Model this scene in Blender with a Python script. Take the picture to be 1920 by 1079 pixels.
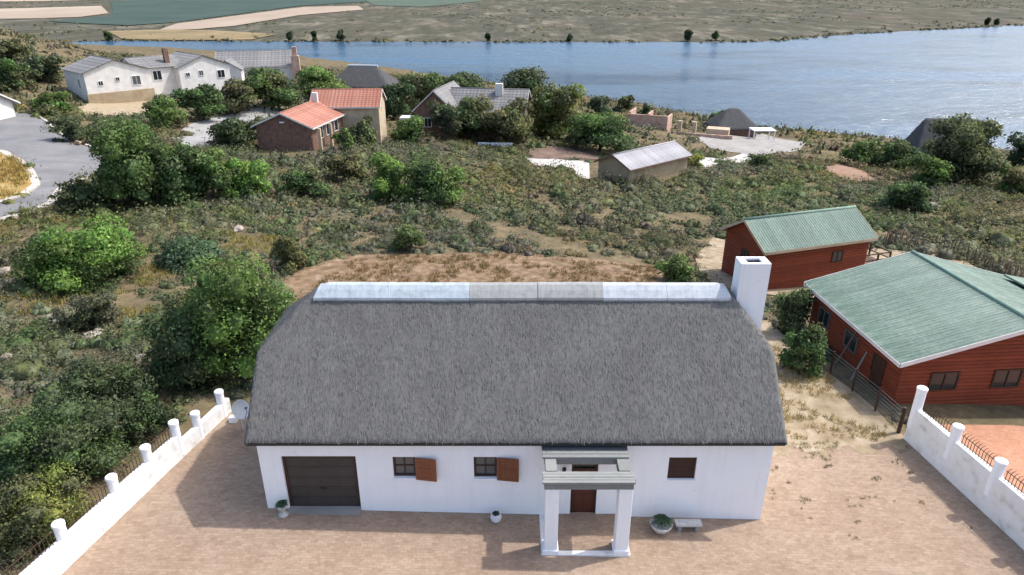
import bpy, bmesh, math, random
import numpy as np
from mathutils import Vector, Matrix
from mathutils.geometry import tessellate_polygon

for o in list(bpy.data.objects):
    bpy.data.objects.remove(o)
SC = bpy.context.scene
COL = SC.collection
R = math.radians
rnd = random.Random(7)
NP = np.random.default_rng(11)

# ------------------------------------------------------------------ camera, world, sun, exposure
PITCH = R(24.0); FPX = 1280.0; CAMH = 16.72
cam = bpy.data.cameras.new('camera'); cam.lens = 24.0; cam.sensor_width = 36.0
cam.clip_start = 0.1; cam.clip_end = 20000
camo = bpy.data.objects.new('camera', cam); COL.objects.link(camo)
camo.location = (0, 0, CAMH); camo.rotation_euler = (R(90) - PITCH, 0, 0)
SC.camera = camo

SUN = Vector((0.66, 0.22, 1.0)).normalized()          # towards the sun
wd = bpy.data.worlds.new('World'); SC.world = wd; wd.use_nodes = True
nt = wd.node_tree; nt.nodes.clear()
sky = nt.nodes.new('ShaderNodeTexSky'); sky.sky_type = 'NISHITA'; sky.sun_disc = False
sky.sun_elevation = math.asin(SUN.z); sky.sun_rotation = math.atan2(SUN.x, SUN.y)
sky.air_density = 0.85; sky.dust_density = 3.0; sky.ozone_density = 1.2
bg = nt.nodes.new('ShaderNodeBackground'); bg.inputs['Strength'].default_value = 0.15
ow = nt.nodes.new('ShaderNodeOutputWorld')
nt.links.new(sky.outputs[0], bg.inputs[0]); nt.links.new(bg.outputs[0], ow.inputs[0])
sl = bpy.data.lights.new('sun', 'SUN'); sl.energy = 2.05; sl.angle = R(1.0); sl.color = (1.0, 0.965, 0.92)
so = bpy.data.objects.new('sun', sl); COL.objects.link(so)
so.rotation_euler = SUN.to_track_quat('Z', 'Y').to_euler(); so.location = (60, 20, 90)
vs = SC.view_settings
vs.view_transform = 'Standard'; vs.look = 'None'; vs.gamma = 1.0; vs.exposure = 0.98
vs.use_curve_mapping = False

# ------------------------------------------------------------------ helpers: mesh
class MB:
    def __init__(s): s.v = []; s.f = []
    def add(s, vs, fs):
        b = len(s.v); s.v += [tuple(p) for p in vs]; s.f += [tuple(b + i for i in f) for f in fs]; return s
    def box(s, x0, y0, z0, x1, y1, z1, M=None):
        vs = [(x0,y0,z0),(x1,y0,z0),(x1,y1,z0),(x0,y1,z0),(x0,y0,z1),(x1,y0,z1),(x1,y1,z1),(x0,y1,z1)]
        if M is not None: vs = [M @ Vector(p) for p in vs]
        return s.add(vs, [(0,3,2,1),(4,5,6,7),(0,1,5,4),(1,2,6,5),(2,3,7,6),(3,0,4,7)])
    def prism(s, poly, d):                      # poly: list of 3d points (planar), extruded by vector d
        n = len(poly); d = Vector(d); a = [Vector(p) for p in poly]; b = [p + d for p in a]
        fs = [tuple(range(n - 1, -1, -1)), tuple(range(n, 2 * n))]
        fs += [(i, (i + 1) % n, n + (i + 1) % n, n + i) for i in range(n)]
        return s.add(a + b, fs)
    def tube(s, pts, rad, n=8, cap=True):
        rings = []; pts = [Vector(p) for p in pts]
        for i, p in enumerate(pts):
            t = (pts[min(i + 1, len(pts) - 1)] - pts[max(i - 1, 0)]).normalized()
            u = t.cross(Vector((0.31, 0.95, 0.1))); u = u.normalized() if u.length > 1e-4 else Vector((1, 0, 0))
            w = t.cross(u); r = rad[i] if hasattr(rad, '__len__') else rad
            rings.append([p + (u * math.cos(2*math.pi*k/n) + w * math.sin(2*math.pi*k/n)) * r for k in range(n)])
        vs = [q for r_ in rings for q in r_]; fs = []
        for i in range(len(pts) - 1):
            for k in range(n):
                a = i*n + k; b = i*n + (k+1) % n; fs.append((a, b, b + n, a + n))
        if cap:
            fs.append(tuple(range(n - 1, -1, -1))); fs.append(tuple((len(pts)-1)*n + k for k in range(n)))
        return s.add(vs, fs)
    def lathe(s, prof, c=(0, 0, 0), n=20):
        vs = []; fs = []
        for (r, z) in prof:
            vs += [(c[0] + r*math.cos(2*math.pi*k/n), c[1] + r*math.sin(2*math.pi*k/n), c[2] + z) for k in range(n)]
        for i in range(len(prof) - 1):
            for k in range(n):
                a = i*n + k; b = i*n + (k+1) % n; fs.append((a, b, b + n, a + n))
        fs.append(tuple(range(n - 1, -1, -1))); fs.append(tuple((len(prof)-1)*n + k for k in range(n)))
        return s.add(vs, fs)
    def build(s, name, mat, parent=None, smooth=False, bevel=0):
        me = bpy.data.meshes.new(name); me.from_pydata(s.v, [], s.f); me.update()
        bm = bmesh.new(); bm.from_mesh(me); bmesh.ops.recalc_face_normals(bm, faces=bm.faces); bm.to_mesh(me); bm.free()
        return link(name, me, mat, parent, smooth, bevel)

def link(name, me, mat, parent=None, smooth=False, bevel=0):
    o = bpy.data.objects.new(name, me); COL.objects.link(o)
    if mat is not None and len(me.materials) == 0: me.materials.append(mat)
    if parent is not None: o.parent = parent
    if smooth: me.polygons.foreach_set('use_smooth', [True] * len(me.polygons))
    if bevel:
        m = o.modifiers.new('bevel', 'BEVEL'); m.width = bevel; m.segments = 2; m.limit_method = 'ANGLE'
    return o

def thing(name, label, cat, loc=(0, 0, 0), rz=0.0, group=None):
    o = bpy.data.objects.new(name, None); COL.objects.link(o)
    o.location = loc; o.rotation_euler = (0, 0, rz); o.empty_display_size = 0.5
    return tag(o, label, cat, group)
def tag(o, label, cat, group=None):
    o['label'] = label; o['category'] = cat
    if group: o['group'] = group
    return o
def struct(o): o['kind'] = 'structure'; return o
def copy_part(o, parent, name=None):
    c = o.copy(); COL.objects.link(c); c.parent = parent
    return c

def np_mesh(name, V, quads, col=None, nrm=None):
    me = bpy.data.meshes.new(name)
    V = np.asarray(V, np.float32); quads = np.asarray(quads, np.int32); k = quads.shape[1]
    me.vertices.add(len(V)); me.vertices.foreach_set('co', V.ravel())
    me.loops.add(quads.size); me.loops.foreach_set('vertex_index', quads.ravel())
    me.polygons.add(len(quads))
    me.polygons.foreach_set('loop_start', np.arange(0, quads.size, k, dtype=np.int32))
    me.polygons.foreach_set('loop_total', np.full(len(quads), k, np.int32))
    if col is not None:
        a = me.attributes.new('tint', 'FLOAT_COLOR', 'POINT')
        c4 = np.ones((len(V), 4), np.float32); c4[:, :3] = col; a.data.foreach_set('color', c4.ravel())
    if nrm is not None:
        a = me.attributes.new('leaf_normal', 'FLOAT_VECTOR', 'POINT'); a.data.foreach_set('vector', np.asarray(nrm, np.float32).ravel())
    me.update(calc_edges=True); me.validate()
    return me

# ------------------------------------------------------------------ helpers: materials
def mat(name, base, rough=0.8, spec=0.3):
    m = bpy.data.materials.new(name); m.use_nodes = True
    b = m.node_tree.nodes['Principled BSDF']
    b.inputs['Base Color'].default_value = (*base, 1); b.inputs['Roughness'].default_value = rough
    b.inputs['Specular IOR Level'].default_value = spec
    return m
def N(m, t, **kw):
    n = m.node_tree.nodes.new(t)
    for k, v in kw.items():
        if k in n.inputs.keys() if hasattr(n.inputs, 'keys') else False: n.inputs[k].default_value = v
        else: setattr(n, k, v)
    return n
def lk(m, a, b): m.node_tree.links.new(a, b)
def coords(m, scale=(1, 1, 1), kind='Object', rot=(0, 0, 0)):
    tc = m.node_tree.nodes.new('ShaderNodeTexCoord'); mp = m.node_tree.nodes.new('ShaderNodeMapping')
    mp.inputs['Scale'].default_value = scale; mp.inputs['Rotation'].default_value = rot
    lk(m, tc.outputs[kind], mp.inputs['Vector']); return mp.outputs[0]
def noise(m, vec, scale, detail=4, rough=0.55, dist=0.0):
    n = m.node_tree.nodes.new('ShaderNodeTexNoise'); n.inputs['Scale'].default_value = scale
    n.inputs['Detail'].default_value = detail; n.inputs['Roughness'].default_value = rough
    n.inputs['Distortion'].default_value = dist
    if vec is not None: lk(m, vec, n.inputs['Vector'])
    return n.outputs['Fac']
def ramp(m, fac, stops):
    r = m.node_tree.nodes.new('ShaderNodeValToRGB'); e = r.color_ramp.elements
    while len(e) < len(stops): e.new(0.5)
    for i, (p, c) in enumerate(stops):
        e[i].position = p; e[i].color = (*c, 1) if len(c) == 3 else c
    lk(m, fac, r.inputs[0]); return r.outputs[0]
def mix(m, fac, a, b, mode='MIX'):
    n = m.node_tree.nodes.new('ShaderNodeMix'); n.data_type = 'RGBA'; n.blend_type = mode
    for s, v in ((0, fac), (6, a), (7, b)):
        if hasattr(v, 'links'): lk(m, v, n.inputs[s])
        elif isinstance(v, (int, float)): n.inputs[s].default_value = v
        else: n.inputs[s].default_value = (*v, 1)
    return n.outputs[2]
def bump(m, h, strength=0.3, dist=0.02):
    b = m.node_tree.nodes.new('ShaderNodeBump'); b.inputs['Strength'].default_value = strength
    b.inputs['Distance'].default_value = dist; lk(m, h, b.inputs['Height'])
    lk(m, b.outputs[0], m.node_tree.nodes['Principled BSDF'].inputs['Normal'])
def vary(m, c, lo=.86, hi=1.12):
    oi = m.node_tree.nodes.new('ShaderNodeObjectInfo'); return mix(m, 1.0, c, ramp(m, oi.outputs['Random'], [(0, (lo,)*3), (1, (hi,)*3)]), 'MULTIPLY')
def setcol(m, c): lk(m, c, m.node_tree.nodes['Principled BSDF'].inputs['Base Color'])
def noisy(name, stops, scale, rough=0.85, b=0.0, bd=0.02, vec=(1, 1, 1), detail=5, spec=0.25, kind='Object'):
    m = mat(name, stops[0][1], rough, spec); c = coords(m, vec, kind)
    f = noise(m, c, scale, detail); setcol(m, ramp(m, f, stops))
    if b: bump(m, noise(m, c, scale * 4, 4), b, bd)
    return m

M = {}
M['plaster'] = noisy('white_plaster', [(0.25, (0.89, 0.90, 0.91)), (0.7, (0.93, 0.935, 0.94))], 1.3, 0.9, 0.25, 0.01)
M['plaster_worn'] = noisy('worn_white_plaster', [(0.28, (0.55, 0.53, 0.48)), (0.45, (0.78, 0.77, 0.74)), (0.75, (0.86, 0.86, 0.85))], 2.0, 0.9, 0.3, 0.012)
for k_ in ('plaster', 'plaster_worn'):
    m = M[k_]; bs = m.node_tree.nodes['Principled BSDF']; old = bs.inputs['Base Color'].links[0].from_socket
    dr_ = ramp(m, noise(m, coords(m, (3.0, 3.0, .25)), 1.6, 4, .6), [(0.34, (.965, .96, .95)), (0.52, (1, 1, 1))]); sp_ = ramp(m, noise(m, coords(m, (1, 1, 2.2)), 2.4, 6, .7), [(0.26, (.90, .875, .84)), (0.38, (1, 1, 1))])
    setcol(m, mix(m, 1.0, mix(m, 1.0, old, dr_, 'MULTIPLY'), sp_, 'MULTIPLY'))
# thatch
m = mat('weathered_thatch', (0.16, 0.16, 0.16), 1.0, 0.05); M['thatch'] = m
c = coords(m)
cs = coords(m, (7.0, 1.6, 1.6))
f1 = noise(m, c, 0.55, 5, 0.6); f2 = noise(m, cs, 2.2, 5, 0.7); f3 = noise(m, cs, 9, 3, 0.7)
f0 = noise(m, coords(m, (1, .5, .5)), 0.9, 4, .6, .4)
a = mix(m, 1.0, ramp(m, f1, [(0.3, (0.142, 0.139, 0.134)), (0.7, (0.166, 0.164, 0.156))]), ramp(m, f0, [(0.3, (.93, .92, .91)), (.6, (1.03, 1.03, 1.02))]), 'MULTIPLY')
b_ = ramp(m, f2, [(0.3, (0.86, 0.86, 0.87)), (0.5, (1.0, 1.0, 1.0)), (0.72, (1.15, 1.145, 1.13))])
d_ = ramp(m, f3, [(0.3, (0.84, 0.84, 0.84)), (0.7, (1.16, 1.16, 1.16))])
setcol(m, mix(m, 1.0, mix(m, 1.0, a, b_, 'MULTIPLY'), d_, 'MULTIPLY')); bump(m, f2, 0.35, 0.03)
M['thatch_end_shaded'] = noisy('shaded_thatch_cut_end', [(0.3, (0.03, 0.03, 0.032)), (0.7, (0.06, 0.058, 0.055))], 20, 1.0, 0.5, 0.02)  # dark brown cut ends, with the shade under the eave darkened into the colour
M['thatch_dark'] = noisy('dark_thatch', [(0.3, (0.05, 0.052, 0.055)), (0.7, (0.11, 0.108, 0.105))], 3, 1.0, 0.6, 0.05, (4, 1, 1))
def cement(name, t):
    m = mat(name, t, 0.9, 0.2); c = coords(m)
    f = noise(m, c, 3.0, 6, 0.7); st = noise(m, coords(m, (6, 1, 1)), 2.0, 4)
    a = ramp(m, f, [(0.3, tuple(x * 0.62 for x in t)), (0.5, t), (0.75, tuple(min(x * 1.15, .88) for x in t))])
    setcol(m, mix(m, 0.35, a, ramp(m, st, [(0.35, tuple(x * .6 for x in t)), (0.65, t)]))); bump(m, f, 0.3, 0.02); return m
M['cap_blue'] = cement('ridge_cement_pale_blue', (0.45, 0.51, 0.55))
M['cap_grey'] = cement('ridge_cement_worn_grey', (0.36, 0.365, 0.35))
M['cap_white'] = cement('ridge_cement_white', (0.51, 0.545, 0.575))
def wood(name, c0, c1, sc=(1, 1, 14), rough=0.6, spec=0.35):
    m = mat(name, c0, rough, spec); v = coords(m, sc); f = noise(m, v, 2.5, 6, 0.65, 0.6)
    g = noise(m, coords(m), 0.8, 3)
    setcol(m, vary(m, mix(m, 0.4, ramp(m, f, [(0.3, c0), (0.7, c1)]), ramp(m, g, [(0.3, c0), (0.7, c1)])))); bump(m, f, 0.25, 0.006); return m
M['shutter'] = wood('red_brown_shutter_wood', (0.15, 0.05, 0.022), (0.27, 0.10, 0.045), (14, 1, 1))
M['dark_wood'] = wood('dark_brown_wood', (0.035, 0.018, 0.012), (0.075, 0.035, 0.022), (14, 1, 1))
M['door_red'] = wood('red_brown_door_wood', (0.07, 0.02, 0.014), (0.14, 0.045, 0.028), (14, 1, 1))
M['garage'] = wood('dark_garage_timber', (0.045, 0.037, 0.032), (0.075, 0.06, 0.052), (1, 1, 14))
M['grey_wood'] = wood('weathered_grey_timber', (0.20, 0.208, 0.197), (0.31, 0.315, 0.297), (1.5, 8, 8), 0.9, 0.1)
M['grey_wood_dark'] = wood('dark_weathered_timber', (0.09, 0.1, 0.105), (0.15, 0.16, 0.16), (1.5, 8, 8), 0.9, 0.1)
M['red_wood'] = wood('red_stained_cabin_timber', (0.15, 0.033, 0.014), (0.265, 0.062, 0.027), (1.2, 1.2, 9), 0.7, 0.25)
M['pole_wood'] = wood('pole_wood', (0.12, 0.085, 0.065), (0.24, 0.18, 0.145), (9, 9, 1), 0.9, 0.1)
M['glass'] = mat('window_glass', (0.02, 0.025, 0.028), 0.08, 0.6)
M['glass_grey'] = mat('curtained_glass', (0.10, 0.105, 0.105), 0.15, 0.6)
M['iron'] = mat('dark_iron', (0.03, 0.027, 0.025), 0.6, 0.4)
M['rust_iron'] = noisy('rusty_iron', [(0.35, (0.04, 0.03, 0.024)), (0.65, (0.09, 0.055, 0.035))], 9, 0.9)
M['black'] = mat('opening_shade_black', (0.012, 0.011, 0.01), 1.0, 0.05)  # flat black: the dark of the chimney opening put into the colour
M['bark'] = noisy('bark', [(0.3, (0.06, 0.045, 0.035)), (0.7, (0.15, 0.12, 0.095))], 8, 1.0, 0.5, 0.03, (1, 1, .3))
M['white_paint'] = mat('white_paint', (0.8, 0.8, 0.78), 0.5, 0.4)
M['dish'] = noisy('dish_grey_paint', [(0.3, (0.55, 0.56, 0.58)), (0.7, (0.68, 0.69, 0.7))], 3, 0.5)
M['pot'] = noisy('pale_stone_pot', [(0.3, (0.42, 0.41, 0.38)), (0.7, (0.6, 0.59, 0.56))], 9, 0.9)
M['pot_white'] = noisy('white_pot', [(0.3, (0.68, 0.68, 0.68)), (0.7, (0.8, 0.8, 0.8))], 9, 0.7)
M['soil_dark'] = mat('potting_soil', (0.03, 0.022, 0.016), 1.0, 0.05)
M['rock'] = noisy('pale_rock', [(0.3, (0.20, 0.16, 0.125)), (0.5, (0.31, 0.265, 0.22)), (0.75, (0.42, 0.38, 0.33))], 2.5, 0.95, 0.6, 0.06)
# green tile roof
def roofmat(name, c0, c1, c2, vec=(1, 1, 1), sc=1.2):
    m = mat(name, c0, 0.75, 0.25); v = coords(m, vec); f = noise(m, v, sc, 6, 0.7); g = noise(m, coords(m), 0.5, 3); h = noise(m, coords(m), 7, 3, 0.7)
    a = ramp(m, f, [(0.28, c0), (0.5, c1), (0.72, c2)])
    a = mix(m, 0.3, a, ramp(m, g, [(0.35, c0), (0.65, c2)]))
    setcol(m, vary(m, mix(m, 1.0, a, ramp(m, h, [(0.3, (.82, .82, .82)), (0.7, (1.12, 1.12, 1.12))]), 'MULTIPLY'), .9, 1.1)); return m
M['green_tile'] = roofmat('faded_green_tile', (0.09, 0.15, 0.115), (0.155, 0.222, 0.175), (0.30, 0.35, 0.30), (5, .8, 1), 1.3)
M['green_ridge'] = roofmat('green_ridge_tile', (0.14, 0.235, 0.175), (0.19, 0.29, 0.225), (0.25, 0.35, 0.28))
M['red_tile'] = roofmat('orange_red_tile', (0.27, 0.10, 0.065), (0.37, 0.155, 0.105), (0.46, 0.25, 0.19), (3, 1, 1), 1.0)
M['grey_tile'] = roofmat('grey_tile', (0.15, 0.145, 0.145), (0.21, 0.205, 0.20), (0.30, 0.29, 0.28), (3, 1, 1), 1.0)
M['grey_sheet'] = roofmat('pale_grey_roof_sheet', (0.26, 0.25, 0.255), (0.36, 0.35, 0.355), (0.47, 0.46, 0.46), (2, 1, 1), .7)
M['brown_wall'] = noisy('brown_brick_wall', [(0.3, (0.13, 0.075, 0.055)), (0.7, (0.24, 0.145, 0.11))], 2.0, 0.95, 0.3, 0.02)
M['sand_wall'] = noisy('sand_coloured_wall', [(0.3, (0.40, 0.31, 0.20)), (0.7, (0.56, 0.46, 0.33))], 1.0, 0.95)
M['tan_wall'] = noisy('tan_wall', [(0.3, (0.30, 0.23, 0.14)), (0.7, (0.42, 0.34, 0.23))], 1.0, 0.95)
M['cream_wall'] = noisy('cream_white_wall', [(0.3, (0.60, 0.58, 0.54)), (0.7, (0.74, 0.72, 0.68))], 1.0, 0.95)
M['pink_brick'] = noisy('raw_pink_brick', [(0.3, (0.40, 0.24, 0.18)), (0.7, (0.58, 0.42, 0.33))], 1.2, 0.95)
M['concrete'] = noisy('pale_concrete', [(0.3, (0.24, 0.222, 0.2)), (0.7, (0.36, 0.338, 0.31))], 0.6, 0.95, 0.2, 0.02)
M['white_slab'] = noisy('white_slab', [(0.3, (0.42, 0.395, 0.36)), (0.7, (0.58, 0.555, 0.52))], 0.6, 0.95)
M['grey_concrete'] = noisy('grey_concrete_drive', [(0.3, (0.25, 0.245, 0.235)), (0.7, (0.36, 0.35, 0.335))], 0.5, 0.95, 0.2, 0.02)
M['kerb'] = noisy('pale_kerb', [(0.3, (0.42, 0.38, 0.33)), (0.7, (0.58, 0.53, 0.47))], 1.5, 0.95)
m = mat('worn_asphalt', (0.2, 0.2, 0.2), 0.9, 0.2); M['asphalt'] = m; c = coords(m)
f = noise(m, c, 0.25, 5, 0.6); g = noise(m, c, 6, 3)
setcol(m, mix(m, 1.0, ramp(m, f, [(0.3, (0.155, 0.155, 0.158)), (0.7, (0.235, 0.23, 0.228))]), ramp(m, g, [(0.3, (.85, .85, .85)), (0.7, (1.1, 1.1, 1.1))]), 'MULTIPLY'))
# pavers
def pavers(name, c1, c2, mort, wx=0.22, warm=None):
    m = mat(name, c1, 0.9, 0.2); v = coords(m, (1, 1, 1))
    br = m.node_tree.nodes.new('ShaderNodeTexBrick'); lk(m, v, br.inputs['Vector'])
    br.inputs['Color1'].default_value = (*c1, 1); br.inputs['Color2'].default_value = (*c2, 1); br.inputs['Mortar'].default_value = (*mort, 1)
    br.inputs['Scale'].default_value = 1.0; br.inputs['Brick Width'].default_value = wx; br.inputs['Row Height'].default_value = wx / 2
    br.inputs['Mortar Size'].default_value = 0.012; br.inputs['Mortar Smooth'].default_value = 0.4; br.inputs['Bias'].default_value = 0.0
    f = noise(m, v, 0.35, 5, 0.6); g = noise(m, v, 2.2, 5, 0.7); h = noise(m, v, 9, 3, 0.6)
    a = mix(m, 1.0, br.outputs['Color'], ramp(m, f, [(0.3, (0.90, 0.87, 0.85)), (0.7, (1.07, 1.09, 1.10))]), 'MULTIPLY')
    a = mix(m, 1.0, a, ramp(m, g, [(0.25, (0.80, 0.78, 0.76)), (0.5, (1.0, 1.0, 1.0)), (0.8, (1.08, 1.08, 1.08))]), 'MULTIPLY')
    a = mix(m, 1.0, a, ramp(m, h, [(0.3, (0.88, 0.87, 0.86)), (0.7, (1.08, 1.08, 1.08))]), 'MULTIPLY')
    setcol(m, a); bump(m, br.outputs['Fac'], -0.3, 0.01); return m
M['pavers'] = pavers('clay_pavers', (0.362, 0.266, 0.193), (0.29, 0.206, 0.146), (0.27, 0.216, 0.164))
M['patio'] = pavers('orange_patio_pavers', (0.50, 0.26, 0.16), (0.44, 0.21, 0.125), (0.42, 0.27, 0.19))
# foliage
def foliage_mat(name, trans=0.22, soft=True):
    m = bpy.data.materials.new(name); m.use_nodes = True; n = m.node_tree; n.nodes.clear()
    at = n.nodes.new('ShaderNodeAttribute'); at.attribute_name = 'tint'
    df = n.nodes.new('ShaderNodeBsdfDiffuse'); tr = n.nodes.new('ShaderNodeBsdfTranslucent'); gl = n.nodes.new('ShaderNodeBsdfGlossy')
    gl.inputs['Roughness'].default_value = 0.5; gl.inputs['Color'].default_value = (0.5, 0.55, 0.5, 1)
    mx = n.nodes.new('ShaderNodeMixShader'); mx.inputs[0].default_value = trans
    m2 = n.nodes.new('ShaderNodeMixShader'); m2.inputs[0].default_value = 0.03
    o = n.nodes.new('ShaderNodeOutputMaterial')
    if soft:
        an = n.nodes.new('ShaderNodeAttribute'); an.attribute_name = 'leaf_normal'
        n.links.new(an.outputs['Vector'], df.inputs['Normal'])
    n.links.new(at.outputs['Color'], df.inputs['Color']); n.links.new(at.outputs['Color'], tr.inputs['Color'])
    n.links.new(df.outputs[0], mx.inputs[1]); n.links.new(tr.outputs[0], mx.inputs[2])
    n.links.new(mx.outputs[0], m2.inputs[1]); n.links.new(gl.outputs[0], m2.inputs[2]); n.links.new(m2.outputs[0], o.inputs[0]); return m
M['leaf'] = foliage_mat('leaves', .38); M['blade'] = foliage_mat('grass_blades', .25, False)
m = mat('tinted_straw', (0.2, 0.2, 0.2), 1.0, 0.05); M['straw'] = m
at_ = m.node_tree.nodes.new('ShaderNodeAttribute'); at_.attribute_name = 'tint'; setcol(m, at_.outputs['Color'])
# hillside ground
m = mat('scrub_ground', (0.2, 0.16, 0.1), 1.0, 0.05); M['ground'] = m; v = coords(m)
f = noise(m, v, 0.045, 5, 0.6); g = noise(m, v, 0.4, 6, 0.65); h = noise(m, v, 2.5, 4, 0.6)
a = ramp(m, f, [(0.36, (0.10, 0.09, 0.055)), (0.5, (0.16, 0.13, 0.078)), (0.64, (0.115, 0.11, 0.062))])
b_ = ramp(m, g, [(0.3, (0.08, 0.072, 0.045)), (0.5, (0.16, 0.125, 0.074)), (0.64, (0.27, 0.21, 0.12)), (0.8, (0.36, 0.29, 0.21))])
setcol(m, mix(m, 1.0, mix(m, 0.55, a, b_), ramp(m, h, [(0.3, (.75, .75, .75)), (0.7, (1.15, 1.15, 1.15))]), 'MULTIPLY')); bump(m, h, 0.5, 0.06)
# far plain across the lake
m = mat('far_plain', (0.2, 0.17, 0.12), 1.0, 0.05); M['plain'] = m; v = coords(m)
f = noise(m, coords(m, (1, 0.45, 1)), 0.010, 6, 0.62); g = noise(m, coords(m, (1, 0.35, 1)), 0.05, 6, 0.7); h = noise(m, coords(m, (1, 0.3, 1)), 0.18, 4, 0.6)
a = ramp(m, f, [(0.34, (0.066, 0.07, 0.05)), (0.5, (0.093, 0.09, 0.066)), (0.66, (0.125, 0.10, 0.074))])
b_ = ramp(m, g, [(0.32, (0.06, 0.064, 0.047)), (0.52, (0.10, 0.095, 0.07)), (0.66, (0.27, 0.24, 0.185))])
setcol(m, mix(m, 1.0, mix(m, 0.55, a, b_), ramp(m, h, [(0.3, (.72, .73, .72)), (0.55, (1, 1, 1)), (0.75, (1.45, 1.4, 1.3))]), 'MULTIPLY'))
M['earth'] = noisy('bare_orange_earth', [(0.25, (0.075, 0.056, 0.036)), (0.42, (0.165, 0.112, 0.066)), (0.56, (0.235, 0.158, 0.094)), (0.75, (0.33, 0.26, 0.19))], 1.6, 1.0, 0.6, 0.08, detail=8)
M['sand'] = noisy('pale_sand', [(0.25, (0.19, 0.145, 0.085)), (0.5, (0.31, 0.245, 0.16)), (0.75, (0.43, 0.36, 0.265))], 1.3, 1.0, 0.5, 0.06, detail=8)
M['pink_soil'] = noisy('pink_soil', [(0.3, (0.22, 0.13, 0.085)), (0.7, (0.33, 0.22, 0.155))], 0.6, 1.0, 0.3, 0.05)
M['umber_soil'] = noisy('umber_soil', [(0.3, (0.12, 0.08, 0.06)), (0.7, (0.22, 0.155, 0.12))], 0.6, 1.0, 0.3, 0.05)
M['dry_grass'] = noisy('dry_verge', [(0.3, (0.24, 0.15, 0.045)), (0.55, (0.36, 0.25, 0.09)), (0.75, (0.44, 0.34, 0.18))], 0.9, 1.0, 0.5, 0.05)
M['field_green'] = noisy('dark_irrigated_crop', [(0.3, (0.035, 0.062, 0.05)), (0.7, (0.055, 0.085, 0.065))], 0.02, 1.0)
M['field_mid'] = noisy('mid_green_crop', [(0.3, (0.065, 0.095, 0.068)), (0.7, (0.09, 0.118, 0.085))], 0.02, 1.0)
M['field_tan'] = noisy('tan_stubble', [(0.3, (0.29, 0.225, 0.165)), (0.7, (0.42, 0.345, 0.265))], 0.012, 1.0, vec=(1, .4, 1))
M['field_gold'] = noisy('golden_grass', [(0.3, (0.16, 0.125, 0.06)), (0.7, (0.30, 0.225, 0.12))], 0.03, 1.0)
# water
m = mat('lake_water', (0.05, 0.11, 0.17), 0.12, 0.5); M['water'] = m
w1 = noise(m, coords(m, (0.25, 1.0, 1)), 0.9, 4, 0.6); w2 = noise(m, coords(m, (0.5, 1.0, 1)), 0.12, 4, 0.6, .5)
ad = m.node_tree.nodes.new('ShaderNodeMath'); ad.operation = 'MULTIPLY_ADD'; lk(m, w2, ad.inputs[0]); ad.inputs[1].default_value = 1.6; lk(m, w1, ad.inputs[2])
bump(m, ad.outputs[0], 1.0, 0.8)
w3 = noise(m, coords(m, (0.30, 1.0, 1)), 0.02, 5, 0.6, 0.8)
setcol(m, ramp(m, w3, [(0.3, (0.012, 0.058, 0.115)), (0.7, (0.03, 0.088, 0.15))]))
lk(m, ramp(m, w3, [(0.35, (0.08, 0.08, 0.08)), (0.65, (0.30, 0.30, 0.30))]), m.node_tree.nodes['Principled BSDF'].inputs['Roughness'])

# ------------------------------------------------------------------ terrain
LAKE_Z = -16.0
LAKE = np.array([(700,-250),(330,-60),(190,60),(112,143),(91,158),(65,171),(44,199),(24,224),(-49,300),(-113,362),(-200,408),(-285,438),(-250,452),(-100,445),(150,442),(241,514),(441,629),(900,850),(1700,900),(1900,-250)], float)
def sdist(x, y):
    d = np.full(x.shape, 1e9); ins = np.zeros(x.shape, bool); n = len(LAKE)
    for i in range(n):
        ax, ay = LAKE[i]; bx, by = LAKE[(i + 1) % n]; ex, ey = bx - ax, by - ay
        t = np.clip(((x-ax)*ex + (y-ay)*ey) / (ex*ex + ey*ey), 0, 1)
        d = np.minimum(d, np.hypot(x - ax - t*ex, y - ay - t*ey))
        ins ^= ((ay > y) != (by > y)) & (x < (bx-ax)*(y-ay)/(by-ay+1e-12) + ax)
    return np.where(ins, -d, d)
def sst(a, b, x):
    t = np.clip((x - a) / (b - a), 0, 1); return t*t*(3 - 2*t)
def T(x, y):
    x = np.asarray(x, float); y = np.asarray(y, float); s = sdist(x, y)
    wob = 1.8*np.sin(x*.11 + 1)*np.sin(y*.09) + 1.2*np.sin(x*.29 - y*.23)
    s = np.where(np.abs(s) < 40, s + wob*(1 - np.abs(s)/40), s)
    near = np.where(s < 0, .12*s, np.where(s < 140, .1*s, 14 + 4.9*(1 - np.exp(-np.maximum(s - 140, 0)*.00717))))
    far = np.where(s < 0, .12*s, .6*(1 - np.exp(-np.maximum(s, 0)/6)) + .011*s)
    w = sst(330, 450, y + 0.25*np.abs(x)); z = LAKE_Z + near*(1-w) + far*w
    z = z + 10.5*np.exp(-((x+128)**2/(2*27**2) + (y-150)**2/(2*32**2)))
    am = sst(30, 60, np.hypot(x, y-15))*sst(0, 12, s)*(1-w)
    z = z + am*(.35*np.sin(x*.13+1.3)*np.sin(y*.11+.4) + .22*np.sin(x*.31+y*.17) + .15*np.sin(x*.23-y*.37+2))
    z = z + w*sst(900, 3500, y)*(18*np.sin(x*.0013+1) + 14*np.sin(x*.0031+y*.0012) + 30)
    dx = np.maximum(np.maximum(-14.5-x, x-17.6), 0); dy = np.maximum(np.maximum(-5-y, y-26.5), 0)
    c = 1 - sst(0, 16, np.hypot(dx, dy))
    return z*(1-c) + (-.03*(np.clip(x, -16, 20) + 8.5))*c
def Tz(x, y): return float(T(np.array([x]), np.array([y]))[0])
TS = np.concatenate([np.linspace(5, 200, 1500), np.linspace(200.5, 700, 800), np.linspace(705, 5000, 700)])
SP, CP = math.sin(PITCH), math.cos(PITCH)
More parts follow.
